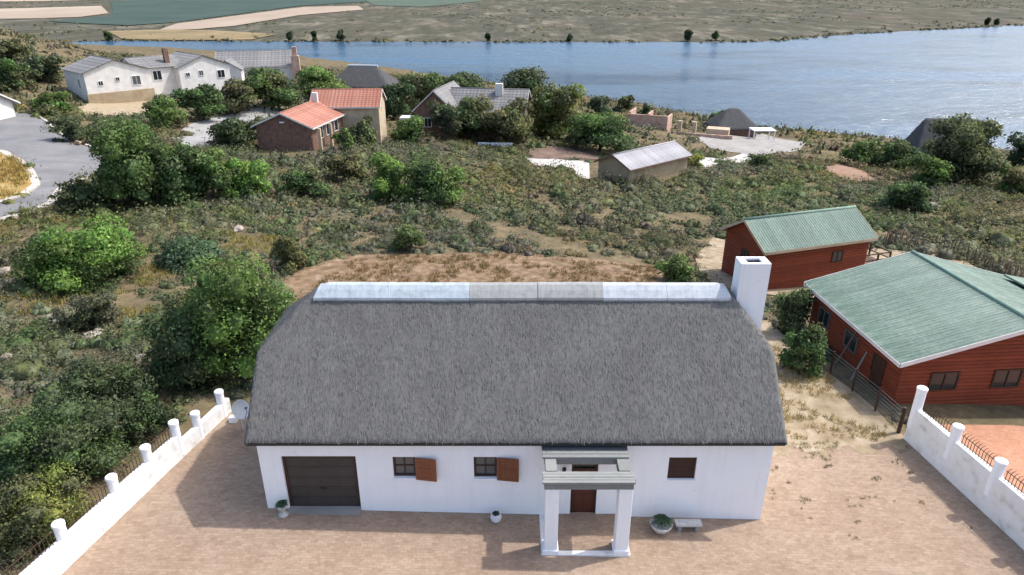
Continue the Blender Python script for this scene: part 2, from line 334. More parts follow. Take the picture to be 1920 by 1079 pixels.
def ground(u, v):                       # survey: the point of the hillside that stands at this place of the photograph
    a = u - 960; b = FPX*CP + (539.5 - v)*SP; c = -FPX*SP + (539.5 - v)*CP
    X = a/b*TS; Z = CAMH + c/b*TS; g = Z - T(X, TS); i = int(np.argmax(g < 0))
    t = g[i-1]/(g[i-1] - g[i]); y = TS[i-1] + t*(TS[i] - TS[i-1]); x = a/b*y
    return Vector((x, y, Tz(x, y)))
def height_at(v, y):
    b = FPX*CP + (539.5 - v)*SP; c = -FPX*SP + (539.5 - v)*CP
    return CAMH + c/b*y
def mpp(p): return (p.y*CP + (CAMH - p.z)*SP) / FPX       # metres per photo pixel at a point

def axis(segs): return np.unique(np.concatenate([np.arange(a, b, s) for a, b, s in segs]))
def grid_mesh(name, xs, ys, lift=0.0):
    X, Y = np.meshgrid(xs, ys); Z = T(X, Y) + lift; nx, ny = len(xs), len(ys)
    idx = np.arange(nx*ny).reshape(ny, nx)
    q = np.stack([idx[:-1, :-1], idx[:-1, 1:], idx[1:, 1:], idx[1:, :-1]], -1).reshape(-1, 4)
    return np_mesh(name, np.stack([X, Y, Z], -1).reshape(-1, 3), q)
xs = axis([(-6000, -1200, 300), (-1200, -400, 40), (-400, -120, 8), (-120, 120, 1.6), (120, 400, 6), (400, 1400, 40), (1400, 6001, 300)])
ys1 = axis([(-120, 0, 8), (0, 130, 1.6), (130, 240, 3), (240, 436, 6)]); ys1 = np.append(ys1, 436.0)
g1 = link('hillside', grid_mesh('hillside', xs, ys1), M['ground'], smooth=True); struct(g1)
ys2 = np.append(np.array([436.0]), axis([(440, 700, 5), (700, 1500, 15), (1500, 3000, 60), (3000, 12001, 400)]))
g2 = link('far_plain', grid_mesh('far_plain', xs, ys2), M['plain'], smooth=True); struct(g2)
mb = MB(); mb.add([(-420, -260, LAKE_Z), (1950, -260, LAKE_Z), (1950, 940, LAKE_Z), (-420, 940, LAKE_Z)], [(0, 1, 2, 3)])
struct(mb.build('lake', M['water']))

def inpoly(poly, x, y):
    r = np.zeros(np.shape(x), bool); n = len(poly)
    for i in range(n):
        ax, ay = poly[i][0], poly[i][1]; bx, by = poly[(i+1) % n][0], poly[(i+1) % n][1]
        r ^= ((ay > y) != (by > y)) & (x < (bx-ax)*(y-ay)/(by-ay+1e-12) + ax)
    return r
BLOCK = []                                # polygons kept free of scrub
def drape(name, pts, mt, lift=0.03, cell=1.5, block=True):
    pts = [Vector((p[0], p[1], 0)) for p in pts]
    if block: BLOCK.append([(p.x, p.y) for p in pts])
    bm = bmesh.new(); vs_ = [bm.verts.new(p) for p in pts]
    for t in tessellate_polygon([pts]): 
        try: bm.faces.new([vs_[i] for i in t])
        except ValueError: pass
    for _ in range(7):
        es = [e for e in bm.edges if e.calc_length() > cell]
        if not es: break
        bmesh.ops.subdivide_edges(bm, edges=es, cuts=1); bmesh.ops.triangulate(bm, faces=bm.faces)
    a = np.array([(v.co.x, v.co.y) for v in bm.verts]); z = T(a[:, 0], a[:, 1])
    for v, zz in zip(bm.verts, z): v.co.z = zz + lift
    bmesh.ops.recalc_face_normals(bm, faces=bm.faces)
    for f in bm.faces:
        if f.normal.z < 0: f.normal_flip()
    me = bpy.data.meshes.new(name); bm.to_mesh(me); bm.free()
    return struct(link(name, me, mt, smooth=True))
def G(l): return [ground(*p) for p in l]

# courtyard and bare plots
YARD = [(-16.2, 4), (-14.0, 15.7), (-12.0, 24.3), (-8.3, 24.3), (-8.3, 21), (8.6, 21), (8.9, 24.0), (16.5, 24.0), (17.3, 17.6), (18.9, 6), (18.9, 4)]
drape('courtyard', YARD, M['pavers'], 0.03, 1.5)
drape('backyard_earth', [(-9.5, 24.6), (9.5, 24.6), (10.4, 33), (11.0, 47.0), (6, 48.3), (0, 48.9), (-6, 47.9), (-12.5, 47.5), (-15.5, 43), (-14, 36), (-10.5, 30)], M['earth'], 0.06, 1.2)
drape('side_yard_sand', [(9.0, 22.2)] + [(9 + 7.4*k/26, 22.35 + .35*math.sin(k*.9) + .25*math.sin(k*2.3 + 1) + rnd.uniform(-.12, .12) + .5*k/26) for k in range(1, 26)] + [(16.4, 23.4), (16.3, 26), (15.0, 31), (15.2, 38), (12.5, 39), (10.8, 33), (9.6, 26)], M['sand'], 0.038, 1.0)
drape('cabin_yard_sand', G([(1302, 482), (1325, 462), (1342, 440), (1400, 436), (1660, 470), (1800, 486), (1940, 560), (1940, 700), (1600, 640), (1480, 560), (1345, 540), (1312, 512)]), M['sand'], 0.08, 1.2)
drape('neighbour_patio', [(17.6, 24.6), (17.9, 18), (19.2, 8), (34, 8), (34, 24.2), (22, 24.9)], M['patio'], 0.05, 1.5)
ROAD = G([(-60, 213), (58, 213), (103, 247), (140, 268), (190, 286), (230, 300), (230, 328), (190, 330), (150, 336), (114, 352), (95, 379), (52, 397), (0, 411), (-90, 430), (-90, 396), (0, 384), (46, 368), (72, 348), (62, 325), (37, 301), (10, 286), (-90, 276)])
drape('road', ROAD, M['asphalt'], 0.05, 1.5)
ISL = G([(-90, 391), (0, 380), (42, 365), (67, 347), (57, 326), (33, 303), (8, 289), (-90, 279)])
drape('road_island', ISL, M['dry_grass'], 0.12, 1.2)
def strip(name, pts, w, h, mt):
    m_ = MB()
    for i in range(len(pts) - 1):
        a, b = Vector(pts[i]), Vector(pts[i+1]); d = (b - a); n = max(1, int(d.length / 1.5)); d2 = Vector((d.x, d.y, 0)).normalized(); s = Vector((-d2.y, d2.x, 0)) * w/2
        for k in range(n):
            p = a + d*(k/n); q = a + d*((k+1)/n) - d2*0.01; p.z = Tz(p.x, p.y); q.z = Tz(q.x, q.y)
            lo = Vector((0, 0, -0.2)); hi = Vector((0, 0, h))
            m_.add([p-s+lo, q-s+lo, q+s+lo, p+s+lo, p-s+hi, q-s+hi, q+s+hi, p+s+hi], [(0,3,2,1),(4,5,6,7),(0,1,5,4),(1,2,6,5),(2,3,7,6),(3,0,4,7)])
    return struct(m_.build(name, mt))
strip('kerb', G([(-90, 392), (0, 382), (44, 366), (69, 347), (59, 325), (35, 302), (9, 287), (-90, 277)]), 0.7, 0.16, M['kerb'])
strip('kerb', G([(-90, 433), (0, 414), (54, 400), (97, 382), (117, 354), (152, 338), (195, 332)]), 0.7, 0.16, M['kerb'])
strip('kerb', G([(60, 211), (106, 246), (143, 266), (192, 284)]), 0.4, 0.14, M['kerb'])
drape('driveway', G([(318, 262), (345, 240), (400, 222), (470, 205), (530, 203), (520, 218), (470, 232), (430, 255), (395, 276), (350, 280)]), M['grey_concrete'], 0.06, 2)
drape('driveway', G([(983, 297), (1040, 299), (1104, 303), (1106, 338), (1060, 327), (1015, 314)]), M['white_slab'], 0.06, 2)
drape('embankment', G([(1000, 276), (1110, 280), (1125, 300), (1040, 299), (983, 296)]), M['umber_soil'], 0.07, 2)
drape('driveway', G([(1262, 322), (1262, 303), (1330, 297), (1392, 289), (1412, 296), (1395, 306), (1330, 314)]), M['white_slab'], 0.09, 2)
drape('driveway', G([(1385, 300), (1390, 288), (1330, 278), (1305, 262), (1320, 252), (1420, 250), (1512, 268), (1500, 282), (1440, 290), (1400, 303)]), M['concrete'], 0.06, 2)
drape('bare_soil', G([(1540, 318), (1570, 306), (1625, 325), (1640, 340), (1590, 342)]), M['pink_soil'], 0.08, 2)
drape('bare_bank', G([(140, 205), (180, 182), (330, 172), (345, 200), (260, 216), (170, 222)]), M['tan_wall'], 0.07, 2)
# fields across the lake
FIELDS = []
for nm, l, mt in [
    ('field', [(-150, 6), (120, 2), (205, 0), (206, -4), (-150, -4)], 'field_tan'),
    ('field', [(-150, 38), (-150, 21), (60, 16), (190, 12), (204, 26), (150, 33), (60, 36)], 'field_tan'),
    ('field', [(206, 3), (330, -2), (700, -4), (690, 4), (560, 12), (470, 24), (330, 43), (240, 49), (150, 45), (90, 41), (205, 31), (212, 20)], 'field_green'),
    ('field', [(680, -6), (960, -6), (880, 6), (790, 14), (700, 11), (690, 4)], 'field_mid'),
    ('field', [(330, 46), (470, 27), (570, 14), (672, 12), (682, 19), (560, 30), (440, 50), (370, 56), (300, 57)], 'field_tan'),
    ('field', [(200, 60), (330, 56), (430, 60), (520, 66), (470, 76), (330, 77), (230, 75)], 'field_gold')]:
    fp = G(l)
    if mt != 'field_gold': FIELDS.append([(p.x, p.y) for p in fp])
    drape(nm, fp, M[mt], 0.5, 60, False)

# ------------------------------------------------------------------ vegetation tools
def unit(n, rng):
    d = rng.normal(size=(n, 3)); return d / np.linalg.norm(d, axis=1, keepdims=True)
def cards(c, nrm, size, asp, rng):
    n = len(c); a = np.cross(nrm, unit(n, rng)); a /= np.linalg.norm(a, axis=1, keepdims=True) + 1e-9
    b = np.cross(nrm, a); a = a*size[:, None]; b = b*(size*asp)[:, None]
    V = np.stack([c - a, c - b*0.9 + a*.1, c + a, c + b*1.1 + a*.1], 1).reshape(-1, 3)
    return V, np.arange(4*n).reshape(n, 4)
def tints(base, n, rng, var=0.18, hue=0.06):
    b = np.asarray(base)[None]*(1 + var*rng.uniform(-1, 1, (n, 1))); return np.clip(b*(1 + hue*rng.normal(size=(n, 3))), 0.01, 0.9)
GREEN = (0.105, 0.175, 0.045); BRIGHT = (0.14, 0.245, 0.05); DARK = (0.058, 0.09, 0.036); OLIVE = (0.125, 0.138, 0.058)
GREYG = (0.125, 0.135, 0.080); BLUEG = (0.085, 0.145, 0.075); YELL = (0.20, 0.235, 0.055); DEEP = (0.075, 0.128, 0.04); WILLOW = (0.17, 0.215, 0.065)
TREES = []
def dome(nr, ns):
    """unit dome / sphere template: directions and quads"""
    ph = np.linspace(-.5, math.pi/2, nr); th = np.linspace(0, 2*math.pi, ns, endpoint=False)
    D = np.array([(math.cos(p)*math.cos(t), math.cos(p)*math.sin(t), math.sin(p)) for p in ph for t in th])
    Q = np.array([(r_*ns + k, r_*ns + (k+1) % ns, (r_+1)*ns + (k+1) % ns, (r_+1)*ns + k) for r_ in range(nr-1) for k in range(ns)])
    return D, Q
def norm(a): return a/(np.linalg.norm(a, axis=1, keepdims=True) + 1e-9)
def cores(cen, rad, col, rng, nr=5, ns=8):
    """lumpy inner masses of foliage: cen (n,3), rad (n,3), col (n,3)"""
    D, Q = dome(nr, ns); n, k = len(cen), len(D); j = rng.uniform(.72, 1.06, (n, k, 1))
    V = (cen[:, None] + D[None]*rad[:, None]*j).reshape(-1, 3); N_ = norm((D[None] + .55*rng.normal(size=(n, k, 3))).reshape(-1, 3))
    return V, (Q[None] + (np.arange(n)*k)[:, None, None]).reshape(-1, 4), np.repeat(col, k, 0)*rng.uniform(.8, 1.2, (n*k, 1)), N_
def leafmesh(name, parts):
    V = []; Q = []; C = []; N_ = []; b = 0
    for v, q_, c, n in parts:
        V.append(v); Q.append(q_ + b); C.append(c); N_.append(n); b += len(v)
    return np_mesh(name, np.concatenate(V), np.concatenate(Q), np.clip(np.concatenate(C), .01, .9), np.concatenate(N_))
def plant(name, label, cat, base, w, h, col, group=None, kind='bush', dens=1.0, seed=None, two=None, depth=None):
    rng = np.random.default_rng(seed if seed is not None else len(TREES) + 100)
    px = mpp(base)
    root = thing(name, label, cat, base, 0, group); TREES.append((base.x, base.y, w/2))
    rx = w/2; ry = (depth or w)/2*0.95; low = -0.28 if kind == 'bush' else -0.02
    z0, z1 = (0.0, h) if kind == 'bush' else (0.06*h, h)
    area = (w/px)*(h/px)/3.5; n = int(np.clip(area*2.1*dens, 400, 24000)); sz = max(px*2.9, 0.04)
    nl = int(12 + min(22, area/350))
    a = rng.uniform(0, 2*math.pi, nl); zz = rng.uniform(0.05, 0.78, nl); rr = np.sqrt(np.clip(1 - ((zz - .38)/.72)**2, .05, 1))*rng.uniform(.30, .74, nl)
    lc = np.stack([rr*np.cos(a), rr*np.sin(a), zz], -1); lr = rng.uniform(.24, .40, nl); lc[0] = (0, 0, .42); lr[0] = .5; lc[1] = (0, 0, .62); lr[1] = .36
    if kind == 'bush': lc[2:6, 2] *= .35
    S = np.array([rx, ry, z1 - z0]); O = np.array([0, 0, z0])
    lrad = np.stack([lr, lr, lr*.62], -1)
    col = .012 + np.array(col)*np.array([1.36, 1.30, 1.24])
    if two is not None: two = .012 + np.array(two)*np.array([1.36, 1.30, 1.24])
    lt = rng.uniform(.72, 1.32, nl)[:, None]*np.array(col)[None]*(1 + .06*rng.normal(size=(nl, 3)))
    if two is not None:
        s2 = rng.random(nl) < .4; lt[s2] = (rng.uniform(.76, 1.28, nl)[:, None]*np.array(two)[None])[s2]
    parts = [cores(lc*S + O, lrad*S*.56, lt, rng, 7, 11)]
    li = rng.choice(nl, n, p=lr**2/np.sum(lr**2)); dr = unit(n, rng); fl = rng.random(n) < .8; dr[:, 2] = np.where(fl, np.abs(dr[:, 2]), dr[:, 2])
    p = lc[li] + dr*lrad[li]*(1.1 - .38*rng.random((n, 1))**1.5)
    stray = rng.random(n) < .05; p[stray] = lc[li][stray] + dr[stray]*lrad[li][stray]*rng.uniform(1.1, 1.4, (stray.sum(), 1))
    pos = p*S + O; pos[:, 2] = np.maximum(pos[:, 2], .03)
    nr = norm(dr*.8 + unit(n, rng) + np.array([0, 0, .3]))
    V, Q = cards(pos, nr, sz*rng.uniform(.55, 1.25, n), rng.uniform(.4, .75, n), rng)
    sn = norm(dr + .5*rng.normal(size=(n, 3)) + np.array([0, 0, .15])); ct = lt[li]*rng.uniform(.75, 1.28, (n, 1))*(1 + .05*rng.normal(size=(n, 3)))
    parts.append((V, Q, np.repeat(ct, 4, 0), np.repeat(sn, 4, 0)))
    link('crown' if kind != 'bush' else 'foliage', leafmesh(name + '_leaves', parts), M['leaf'], root)
    t = MB(); tr = max(0.04, 0.02*h + 0.008*w)
    t.tube([(0, 0, -0.3), (0.02*w, 0, h*.25), (0, 0.01*w, h*.5)], [tr*1.3, tr, tr*0.7], 7)
    for i in range(5):
        e = lc[i]*S*.85 + O; s = Vector((0.01*w, 0, h*rng.uniform(.12, .3)))
        t.tube([s, s.lerp(Vector(e), .5) + Vector((0, 0, .05*h)), e], [tr*.6, tr*.4, tr*.2], 5)
    t.build('trunk' if kind != 'bush' else 'stem', M['bark'], root, True)
    return root
def bx(u0, v0, u1, v1, name, label, cat, col, group=None, kind='bush', dens=1.0, two=None, y=None, sink=0.0):
    """a plant whose foot is at the middle of the lower edge of its outline in the photograph"""
    u = (u0 + u1)/2
    b = ground(u, v1 - 0.12*(v1 - v0) if kind == 'bush' else v1)
    if y is not None:
        s = (u - 960)/(FPX*CP + (539.5 - v1)*SP); b = Vector((s*y, y, Tz(s*y, y)))
    px = mpp(b); w = (u1 - u0)*px; h = max(0.5, height_at(v0, b.y + (0.15*w if kind == 'bush' else 0)) - b.z)
    return plant(name, label, cat, b, w*(1.0 if kind == 'bush' else 1.16), h, col, group, kind, dens, two=two)

# ------------------------------------------------------------------ the thatched white house
HX0, HX1, HY0, HY1 = -8.50, 8.72, 18.60, 25.85
house = thing('thatched_house', 'long white house with grey thatched roof and white ridge cap in the courtyard', 'house', (0, 0, 0))
XL, XR, YF, YB, YR, ZR, ZE = -8.74, 8.98, 18.27, 26.13, 22.2, 6.95, 3.08
def smin(a, b, k):
    h = np.clip(0.5 + 0.5*(b - a)/k, 0, 1); return b*(1-h) + a*h - k*h*(1-h)
def roofz(x, y):
    sl = (ZR - ZE)/(YR - YF)
    a = smin(ZE + (y - YF)*sl, ZE + (YB - y)*sl, 0.12)
    z = smin(a, 5.22 + (x - XL)*0.90, 0.14); z = smin(z, 5.22 + (XR - x)*1.22, 0.14)
    return z
nx, ny = 160, 80
gx = np.linspace(XL, XR, nx); gy = np.linspace(YF, YB, ny); X, Y = np.meshgrid(gx, gy)
jit = 0.007*(np.sin(X*3.1 + np.sin(Y*2.3)*2) + np.sin(X*1.3 - Y*2.9 + 1) + .8*np.sin(X*7.7 + Y*1.9)) + NP.normal(0, 0.012, X.shape)
Z = roofz(X, Y) + jit
edge = np.minimum(np.minimum(X - XL, XR - X), np.minimum(Y - YF, YB - Y)); Z -= 0.05*np.exp(-edge/0.08)
TH = 0.2
top = np.stack([X, Y, Z], -1).reshape(-1, 3); Xb = np.clip(X, XL + .04, XR - .04); Yb = np.clip(Y, YF + .05, YB - .05)
bot = np.stack([Xb, Yb, roofz(X, Y) - TH], -1).reshape(-1, 3)
I = np.arange(nx*ny).reshape(ny, nx); q = [np.stack([I[:-1, :-1], I[:-1, 1:], I[1:, 1:], I[1:, :-1]], -1).reshape(-1, 4)]
q.append(q[0][:, ::-1] + nx*ny)
per = np.concatenate([I[0, :], I[1:, -1], I[-1, -2::-1], I[-2:0:-1, 0]]); pn = np.roll(per, -1)
sideq = np.stack([per, per + nx*ny, pn + nx*ny, pn], -1)
me = np_mesh('roof', np.concatenate([top, bot]), np.concatenate(q + [sideq]))
roof = link('roof', me, M['thatch'], house, True); me.materials.append(M['thatch_end_shaded'])
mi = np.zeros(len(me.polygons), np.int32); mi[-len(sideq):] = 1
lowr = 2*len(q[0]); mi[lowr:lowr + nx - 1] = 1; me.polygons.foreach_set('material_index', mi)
sm = np.ones(len(me.polygons), bool); sm[lowr:] = False; me.polygons.foreach_set('use_smooth', sm)
# loose straw lying on the thatch
n = 36000; sx = NP.uniform(XL + .05, XR - .05, n); sy = NP.uniform(YF + .02, YB - .05, n); n_f = sy < YR
z0 = roofz(sx, sy); ex = 1e-2; gxv = (roofz(sx + ex, sy) - z0)/ex; gyv = (roofz(sx, sy + ex) - z0)/ex
up = np.stack([-gxv, -gyv, np.ones(n)], -1); up /= np.linalg.norm(up, axis=1, keepdims=True)
dn = np.stack([-gxv, -gyv, -(gxv**2 + gyv**2)], -1); dn /= np.linalg.norm(dn, axis=1, keepdims=True) + 1e-6
sd = np.cross(up, dn); ang = NP.normal(0, .28, (n, 1)); dd = dn*np.cos(ang) + sd*np.sin(ang); ss = np.cross(up, dd)
ln = NP.uniform(.07, .16, (n, 1)); wd_ = NP.uniform(.004, .010, (n, 1)); p0 = np.stack([sx, sy, z0], -1) + up*0.02
V = np.stack([p0 - ss*wd_, p0 + ss*wd_, p0 + dd*ln + ss*wd_*.5 + up*NP.uniform(.002, .012, (n, 1)), p0 + dd*ln - ss*wd_*.5 + up*NP.uniform(.002, .012, (n, 1))], 1).reshape(-1, 3)
tc_ = np.clip(np.array([.175, .172, .166])[None]*NP.uniform(.68, 1.2, (n, 1)), .03, .5)
st = link('loose_straw', np_mesh('loose_straw', V, np.arange(4*n).reshape(n, 4), np.repeat(tc_, 4, 0)), M['straw'], roof); st['kind'] = 'stuff'
# ridge capping in cast sections
cuts = [(-6.98, -4.35, 'cap_blue'), (-4.34, -1.5, 'cap_blue'), (-1.49, .9, 'cap_grey'), (.91, 3.2, 'cap_grey'), (3.21, 5.45, 'cap_white'), (5.46, 7.68, 'cap_white')]
def capsec(y):   # outer profile: offset from the ridge, height
    return [(-.50, -.44), (-.48, -.37), (-.28, -.16), (-.12, -.03), (0, 0), (.12, -.03), (.28, -.16), (.48, -.37), (.50, -.44)]
for i, (a, b, mm) in enumerate(cuts):
    pr = capsec(0); inn = [(y*0.9, z - .09) for y, z in pr][::-1]; loop = pr + inn; k = len(loop); mb = MB()
    xs_ = [a, a + .02, b - .02, b]
    if i == 0: xs_ = [a, a + .12, a + .45, b]
    if i == len(cuts) - 1: xs_ = [a, b - .4, b - .1, b]
    vs_ = []
    for j, xx in enumerate(xs_):
        s = 1.0
        for (y, z) in loop:
            zz = z
            if i == 0 and j < 2: zz = min(z, -.14 if j == 1 else -.34)
            if i == len(cuts) - 1 and j > 1: zz = min(z, -.12 if j == 2 else -.3)
            vs_.append((xx, YR + y, 7.02 + zz + 0.012*math.sin(i*2.1 + j)))
    fs = []
    for j in range(len(xs_) - 1):
        for t in range(k): fs.append((j*k + t, j*k + (t+1) % k, (j+1)*k + (t+1) % k, (j+1)*k + t))
    fs.append(tuple(range(k))); fs.append(tuple((len(xs_)-1)*k + t for t in range(k)))
    mb.add(vs_, fs).build('ridge_cap', M[mm], roof, False)
# walls with openings
OPEN = [(-7.76, -5.25, -1.2, 2.25), (-4.02, -3.26, 1.36, 2.22), (-1.29, -.51, 1.34, 2.22), (2.02, 2.92, -1.2, 2.06), (5.28, 6.22, 1.28, 2.2)]
def holed_wall(m_, x0, x1, z0, z1, y0, y1, holes):
    xb = sorted(set([x0, x1] + [h[i] for h in holes for i in (0, 1)])); zb = sorted(set([z0, z1] + [max(z0, h[i]) for h in holes for i in (2, 3)]))
    def solid(i, j):
        if i < 0 or j < 0 or i >= len(xb) - 1 or j >= len(zb) - 1: return False
        cx, cz = (xb[i] + xb[i+1])/2, (zb[j] + zb[j+1])/2
        return not any(h[0] < cx < h[1] and h[2] < cz < h[3] for h in holes)
    for i in range(len(xb) - 1):
        for j in range(len(zb) - 1):
            if not solid(i, j): continue
            a, b, c, d = xb[i], xb[i+1], zb[j], zb[j+1]
            m_.add([(a, y0, c), (b, y0, c), (b, y0, d), (a, y0, d)], [(0, 1, 2, 3)]); m_.add([(a, y1, c), (b, y1, c), (b, y1, d), (a, y1, d)], [(3, 2, 1, 0)])
            if not solid(i-1, j): m_.add([(a, y0, c), (a, y1, c), (a, y1, d), (a, y0, d)], [(3, 2, 1, 0)])
            if not solid(i+1, j): m_.add([(b, y0, c), (b, y1, c), (b, y1, d), (b, y0, d)], [(0, 1, 2, 3)])
            if not solid(i, j-1): m_.add([(a, y0, c), (b, y0, c), (b, y1, c), (a, y1, c)], [(3, 2, 1, 0)])
            if not solid(i, j+1): m_.add([(a, y0, d), (b, y0, d), (b, y1, d), (a, y1, d)], [(0, 1, 2, 3)])
mb = MB(); holed_wall(mb, HX0, HX1, -1.2, 3.16, HY0, HY0 + .28, OPEN); mb.build('wall', M['plaster'], house)
mb = MB(); mb.box(HX0, HY1 - .28, -1.2, HX1, HY1, 3.16); mb.build('wall', M['plaster'], house)
for x0, x1 in ((HX0, HX0 + .28), (HX1 - .28, HX1)):
    ya, yb_ = HY0 + .285, HY1 - .285
    ysl = np.linspace(ya, yb_, 15); zz = [float(min(roofz(np.array(x0), np.array(y)), roofz(np.array(x1), np.array(y)))) - .27 for y in ysl]
    poly = [(x0, ya, -1.2)] + [(x0, y, z) for y, z in zip(ysl, zz)] + [(x0, yb_, -1.2)]
    mb = MB(); mb.prism(poly, (x1 - x0, 0, 0)); mb.build('wall', M['plaster'], house)
mb = MB(); mb.box(HX0 + .3, HY0 + .3, -.15, HX1 - .3, HY1 - .3, -.05); mb.build('floor', M['grey_concrete'], house)
# chimney
ch = MB(); cx0, cx1, cy0, cy1, ct = 7.95, 8.98, 21.9, 22.6, 7.86
for b in ((cx0, cy0, cx1, cy0 + .15), (cx0, cy1 - .15, cx1, cy1), (cx0, cy0 + .15, cx0 + .25, cy1 - .15), (cx1 - .25, cy0 + .15, cx1, cy1 - .15)):
    ch.box(b[0], b[1], -1.0, b[2], b[3], ct)
chim = ch.build('chimney', M['plaster'], house)
mb = MB(); mb.box(cx0 + .252, cy0 + .152, 6.6, cx1 - .252, cy1 - .152, 7.78); mb.build('flue_dark_fill', M['black'], chim)  # solid black box filling the shaft, stands in for the shade inside
# garage door
mb = MB(); x0, x1, z0, z1 = OPEN[0][0], OPEN[0][1], 0.0, 2.25
mb.box(x0, HY0 + .10, -.3, x0 + .09, HY0 + .2, z1); mb.box(x1 - .09, HY0 + .10, -.3, x1, HY0 + .2, z1); mb.box(x0 + .09, HY0 + .10, z1 - .1, x1 - .09, HY0 + .2, z1)
gd = mb.build('garage_door', M['dark_wood'], house)
for k in range(5):
    a = .0 + k*.43; mb = MB(); mb.box(x0 + .09, HY0 + .13, a, x1 - .09, HY0 + .17, a + .42)
    for j in range(4):
        w = (x1 - x0 - .18)/4; s0 = x0 + .09 + j*w; mb.box(s0 + .05, HY0 + .118, a + .06, s0 + w - .05, HY0 + .131, a + .36)
    mb.build('panel', M['garage'], gd, bevel=.008)
mb = MB(); mb.box(-6.62, HY0 + .095, .78, -6.4, HY0 + .118, .82); mb.build('handle', M['iron'], gd)
mb = MB(); mb.box(x0, HY0 - .25, -.2, x1, HY0 + .1, .0 + .035); mb.build('threshold', M['grey_concrete'], gd)
# windows
def window(parent, x0, x1, z0, z1, y, shutter=None, mull=True, glass='glass'):
    mb = MB(); t = .07
    mb.box(x0, y, z0, x0 + t, y + .09, z1); mb.box(x1 - t, y, z0, x1, y + .09, z1); mb.box(x0 + t, y, z1 - t, x1 - t, y + .09, z1); mb.box(x0 + t, y, z0, x1 - t, y + .09, z0 + t)
    w = mb.build('window', M['dark_wood'], parent, bevel=.006)
    mb = MB(); mb.box(x0 + t, y + .05, z0 + t, x1 - t, y + .06, z1 - t); mb.build('pane', M[glass], w)
    if mull:
        mb = MB(); xm = (x0 + x1)/2; zm = (z0 + z1)/2
        mb.box(xm - .02, y + .02, z0 + t, xm + .02, y + .048, z1 - t); mb.box(x0 + t, y + .021, zm - .02, xm - .021, y + .047, zm + .02); mb.box(xm + .021, y + .021, zm - .02, x1 - t, y + .047, zm + .02)
        mb.build('glazing_bar', M['dark_wood'], w)
    return w
def shutter(w, hx, z0, z1, width, ang, mt):
    Mx = Matrix.Translation((hx, HY0 - .02, 0)) @ Matrix.Rotation(-ang, 4, 'Z')
    mb = MB()
    for a, b, c, d in ((0, .09, z0, z1), (width - .09, width, z0, z1), (.09, width - .09, z1 - .1, z1), (.09, width - .09, z0, z0 + .1), (.09, width - .09, (z0+z1)/2 - .04, (z0+z1)/2 + .04)):
        mb.box(a, -.045, c, b, 0, d, Mx)
    s = mb.build('shutter', mt, w, bevel=.006)
    n_ = 7; ww = (width - .18)/n_
    for k in range(n_):
        mb = MB(); mb.box(.09 + k*ww + .004, -.03, z0 + .1, .09 + (k+1)*ww - .004, -.012, z1 - .1, Mx); s2 = mb.build('slat', mt, w)
    return s
w1 = window(house, *OPEN[1], HY0 + .08, glass='glass_grey'); shutter(w1, -3.25, 1.31, 2.22, .72, R(9), M['shutter'])
w2 = window(house, *OPEN[2], HY0 + .08, glass='glass_grey'); shutter(w2, -.50, 1.29, 2.22, .74, R(8), M['shutter'])
w3 = window(house, *OPEN[4], HY0 + .06, mull=False)
for k in range(9):
    z0 = 1.36 + k*.086; mb = MB(); mb.box(5.355, HY0 + .075, z0, 6.145, HY0 + .1, z0 + .07); mb.build('louvre', M['dark_wood'], w3)
for x0, x1, z0, z1 in (OPEN[1], OPEN[2], OPEN[4]):
    mb = MB(); mb.box(x0 - .05, HY0 - .05, z0 - .07, x1 + .05, HY0 + .079, z0 - .003); mb.build('sill', M['plaster'], house, bevel=.01)
# door with fanlight
x0, x1 = OPEN[3][0], OPEN[3][1]
mb = MB(); mb.box(x0, HY0 + .08, -.5, x0 + .08, HY0 + .2, 2.06); mb.box(x1 - .08, HY0 + .08, -.5, x1, HY0 + .2, 2.06); mb.box(x0 + .08, HY0 + .08, 1.98, x1 - .08, HY0 + .2, 2.06); mb.box(x0 + .08, HY0 + .08, 1.6, x1 - .08, HY0 + .2, 1.68)
dr = mb.build('door', M['dark_wood'], house, bevel=.006)
mb = MB(); mb.box(x0 + .08, HY0 + .14, -.26, x1 - .08, HY0 + .18, 1.6); mb.build('leaf', M['door_red'], dr)
for a, b in ((-.16, .55), (.68, 1.5)):
    for c in (x0 + .14, x0 + .47):
        mb = MB(); mb.box(c, HY0 + .125, a, c + .27, HY0 + .141, b); mb.build('panel', M['door_red'], dr, bevel=.006)
mb = MB(); mb.box(x0 + .08, HY0 + .14, 1.68, x1 - .08, HY0 + .15, 1.98); mb.build('fanlight', M['glass'], dr)
mb = MB(); mb.tube([(x1 - .16, HY0 + .1, .75), (x1 - .26, HY0 + .1, .75)], .012, 8); mb.tube([(x1 - .16, HY0 + .14, .75), (x1 - .16, HY0 + .09, .75)], .015, 8); mb.build('handle', M['iron'], dr)
lm = MB(); lm.box(1.70, HY0 - .1, 1.62, 1.82, HY0 - .001, 1.64); lm.lathe([(.02, 0), (.05, .03), (.055, .17), (.075, .19), (.02, .26)], (1.76, HY0 - .11, 1.62), 10); lm.build('wall_lamp', M['iron'], house)
